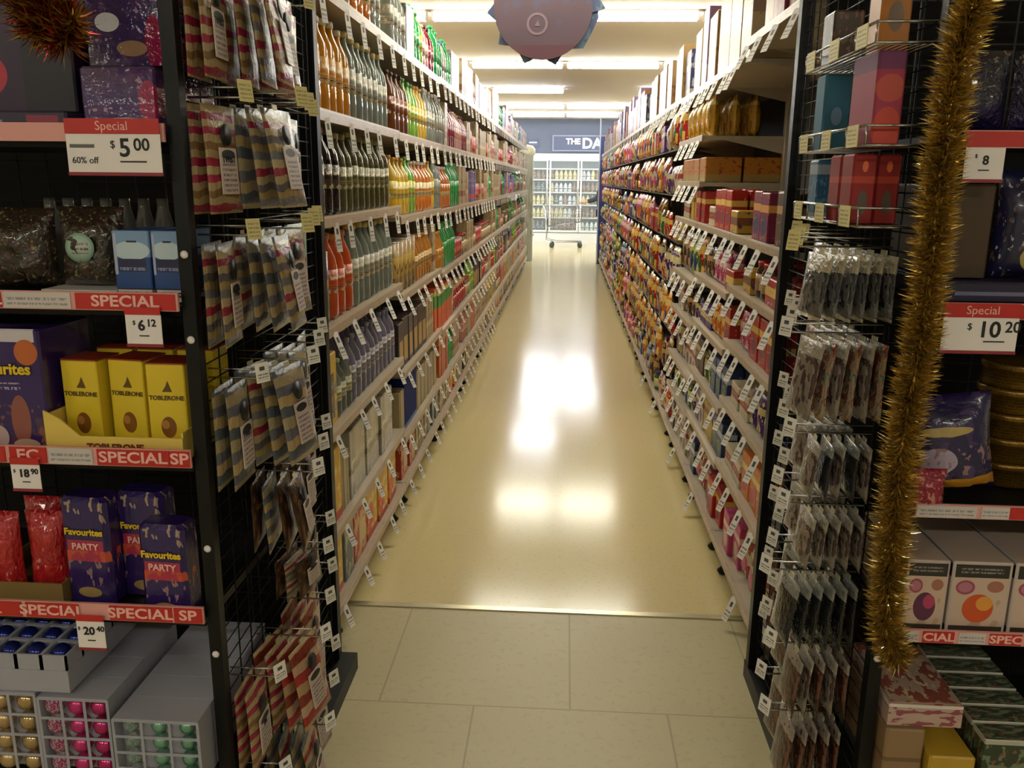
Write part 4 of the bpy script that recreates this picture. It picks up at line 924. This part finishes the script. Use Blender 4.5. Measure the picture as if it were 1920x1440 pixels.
for i, (x0, x1) in enumerate(((.708, .792), (.797, .915), (.92, 1.04), (1.045, 1.16))):
    h1, h2, nn = hues[i % 3]
    m = mat(f'craft_{i}', 'c4ac9c', .35, layers=[('noise', 4, .62, 'b09880', 0, .5), ('ell', .25, .64, .16, .1, '9c4460'), ('ell', .25, .64, .12, .07, 'b07084'), ('ell', .5, .35, .26, .2, h1), ('ell', .6, .42, .14, .1, h2), ('ell', .75, .66, .14, .08, 'a06858'), ('band', 0, .1, '3c3430')]+cm1)
    hero_box('craft_box', f'white-edged box with {nn} picture on the sweets end, {ORD[i]} from the tinsel', 'box', x0, x1, 1.64, 1.9, .705, .862, m, bevel=.002)
tb = mat('case_lid', 'a89080', .4, layers=[('noise', 5, .5, '8c4c40'), ('noise', 8, .6, 'c0a888')])
cmx = [('noise', 6, .56, '4c5c3c'), ('band', .9, 1, 'b8b0a4'), ('noise', 9, .62, '7c4c3c')]
g = thing('craft_box', 'flat white-edged craft box lying on the tan cartons', 'box', (.768, 1.72, .503))
MB().box(-.075, .075, -.11, .13, 0, .05, mat('case_side', 'b0988c', .4, layers=[('noise', 4, .55, '8c4450'), ('band', .85, 1, 'd0c8c0')])).build('box_body', g); MB().box(-.07, .07, -.105, .125, .0502, .053, tb).build('lid', g)
tanm = mat('carton_tan', '8c7050', .55, layers=[('band', .45, .52, '6c5438'), ('soft', 2, .5, '7c6248')]); yel = mat('carton_yellow', 'b89430', .45, layers=[('rect', .55, .9, .2, .7, 'c8b030'), ('soft', 2, .4, 'a88428')])
hero_box('shelf_carton', 'tan cardboard carton under the flat craft box', 'carton', .69, .77, 1.6, 1.95, .362, .50, tanm)
hero_box('shelf_carton', 'yellow cardboard carton beside tan one, rear', 'carton', .775, .86, 1.76, 1.95, .362, .485, yel)
hero_box('shelf_carton', 'yellow cardboard carton with dark mark, front', 'carton', .775, .868, 1.58, 1.755, .362, .455, yel)
gcm = mat('case_green', '34402c', .4, layers=[('noise', 5, .54, '6c7c60'), ('noise', 9, .6, '84503c'), ('band', .92, 1, 'b0aca0')])
for k in range(6):
    hero_box('craft_box', f'dark green leafy printed box, {"front of its row" if k==0 else ORD[k]+" behind the front one"}', 'box', .88, 1.03, 1.58+k*.06, 1.636+k*.06, .362, .50+.002*k, gcm, 'green boxes at the foot of sweets end', .002)
# ------------------------------------------------------------------ tinsel
def tinsel(name, pts, r, n, mats, label, seed, cat='tinsel'):
    rd = random.Random(seed); mb = MB(); pts = [Vector(p) for p in pts]
    seg = []; tot = 0
    for a, b in zip(pts, pts[1:]): seg.append((tot, (b-a).length, a, b)); tot += (b-a).length
    mb.tube(pts, .004, mats[0], 6)
    for q in range(n):
        t = rd.random()*tot
        for s0, l, a, b in seg:
            if s0 <= t <= s0+l: break
        p = a.lerp(b, (t-s0)/l); ax = (b-a).normalized()
        d = Vector((rd.gauss(0, 1), rd.gauss(0, 1), rd.gauss(0, 1))); d -= ax*d.dot(ax)*.75; d.normalize()
        L_ = r*(.55+.5*rd.random()); wv = d.cross(Vector((rd.gauss(0, 1), rd.gauss(0, 1), rd.gauss(0, 1)))).normalized()*.0014
        e = p+d*L_; mid = p+d*L_*.55+Vector((0, 0, -.1*L_)); 
        mb.add([p-wv, p+wv, mid+wv, mid-wv, e], [(0, 1, 2, 3), (3, 2, 4)], mats[rd.randrange(len(mats))])
    o = mb.build(name); tag(o, label, cat); return o
gold = [mat('tinsel_gold', 'd0a848', .25, .65), mat('tinsel_gold_deep', 'a07c28', .35, .6), mat('tinsel_gold_glint', 'e8d8a0', .1, .95)]  # pale blades put glints into the garland's colour
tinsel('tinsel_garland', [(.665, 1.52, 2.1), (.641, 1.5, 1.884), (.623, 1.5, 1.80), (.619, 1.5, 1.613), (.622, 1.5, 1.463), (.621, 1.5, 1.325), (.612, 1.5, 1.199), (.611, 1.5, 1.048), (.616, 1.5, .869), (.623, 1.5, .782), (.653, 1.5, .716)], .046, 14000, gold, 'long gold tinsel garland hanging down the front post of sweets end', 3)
redt = [mat('tinsel_bronze', '6c3414', .25, .7), mat('tinsel_red', '8c1410', .2, .6), mat('tinsel_gold_deep', '86621c')]
tinsel('tinsel_garland', [(-1.2, 1.5, 2.05), (-.93, 1.47, 1.93), (-.88, 1.45, 1.84), (-.83, 1.45, 1.815), (-.81, 1.45, 1.85), (-.87, 1.46, 1.88), (-.85, 1.45, 1.84), (-.86, 1.46, 1.93), (-.85, 1.5, 2.1)], .05, 5500, redt, 'red and bronze tinsel bunch hanging over purple boxes of drinks end', 9)
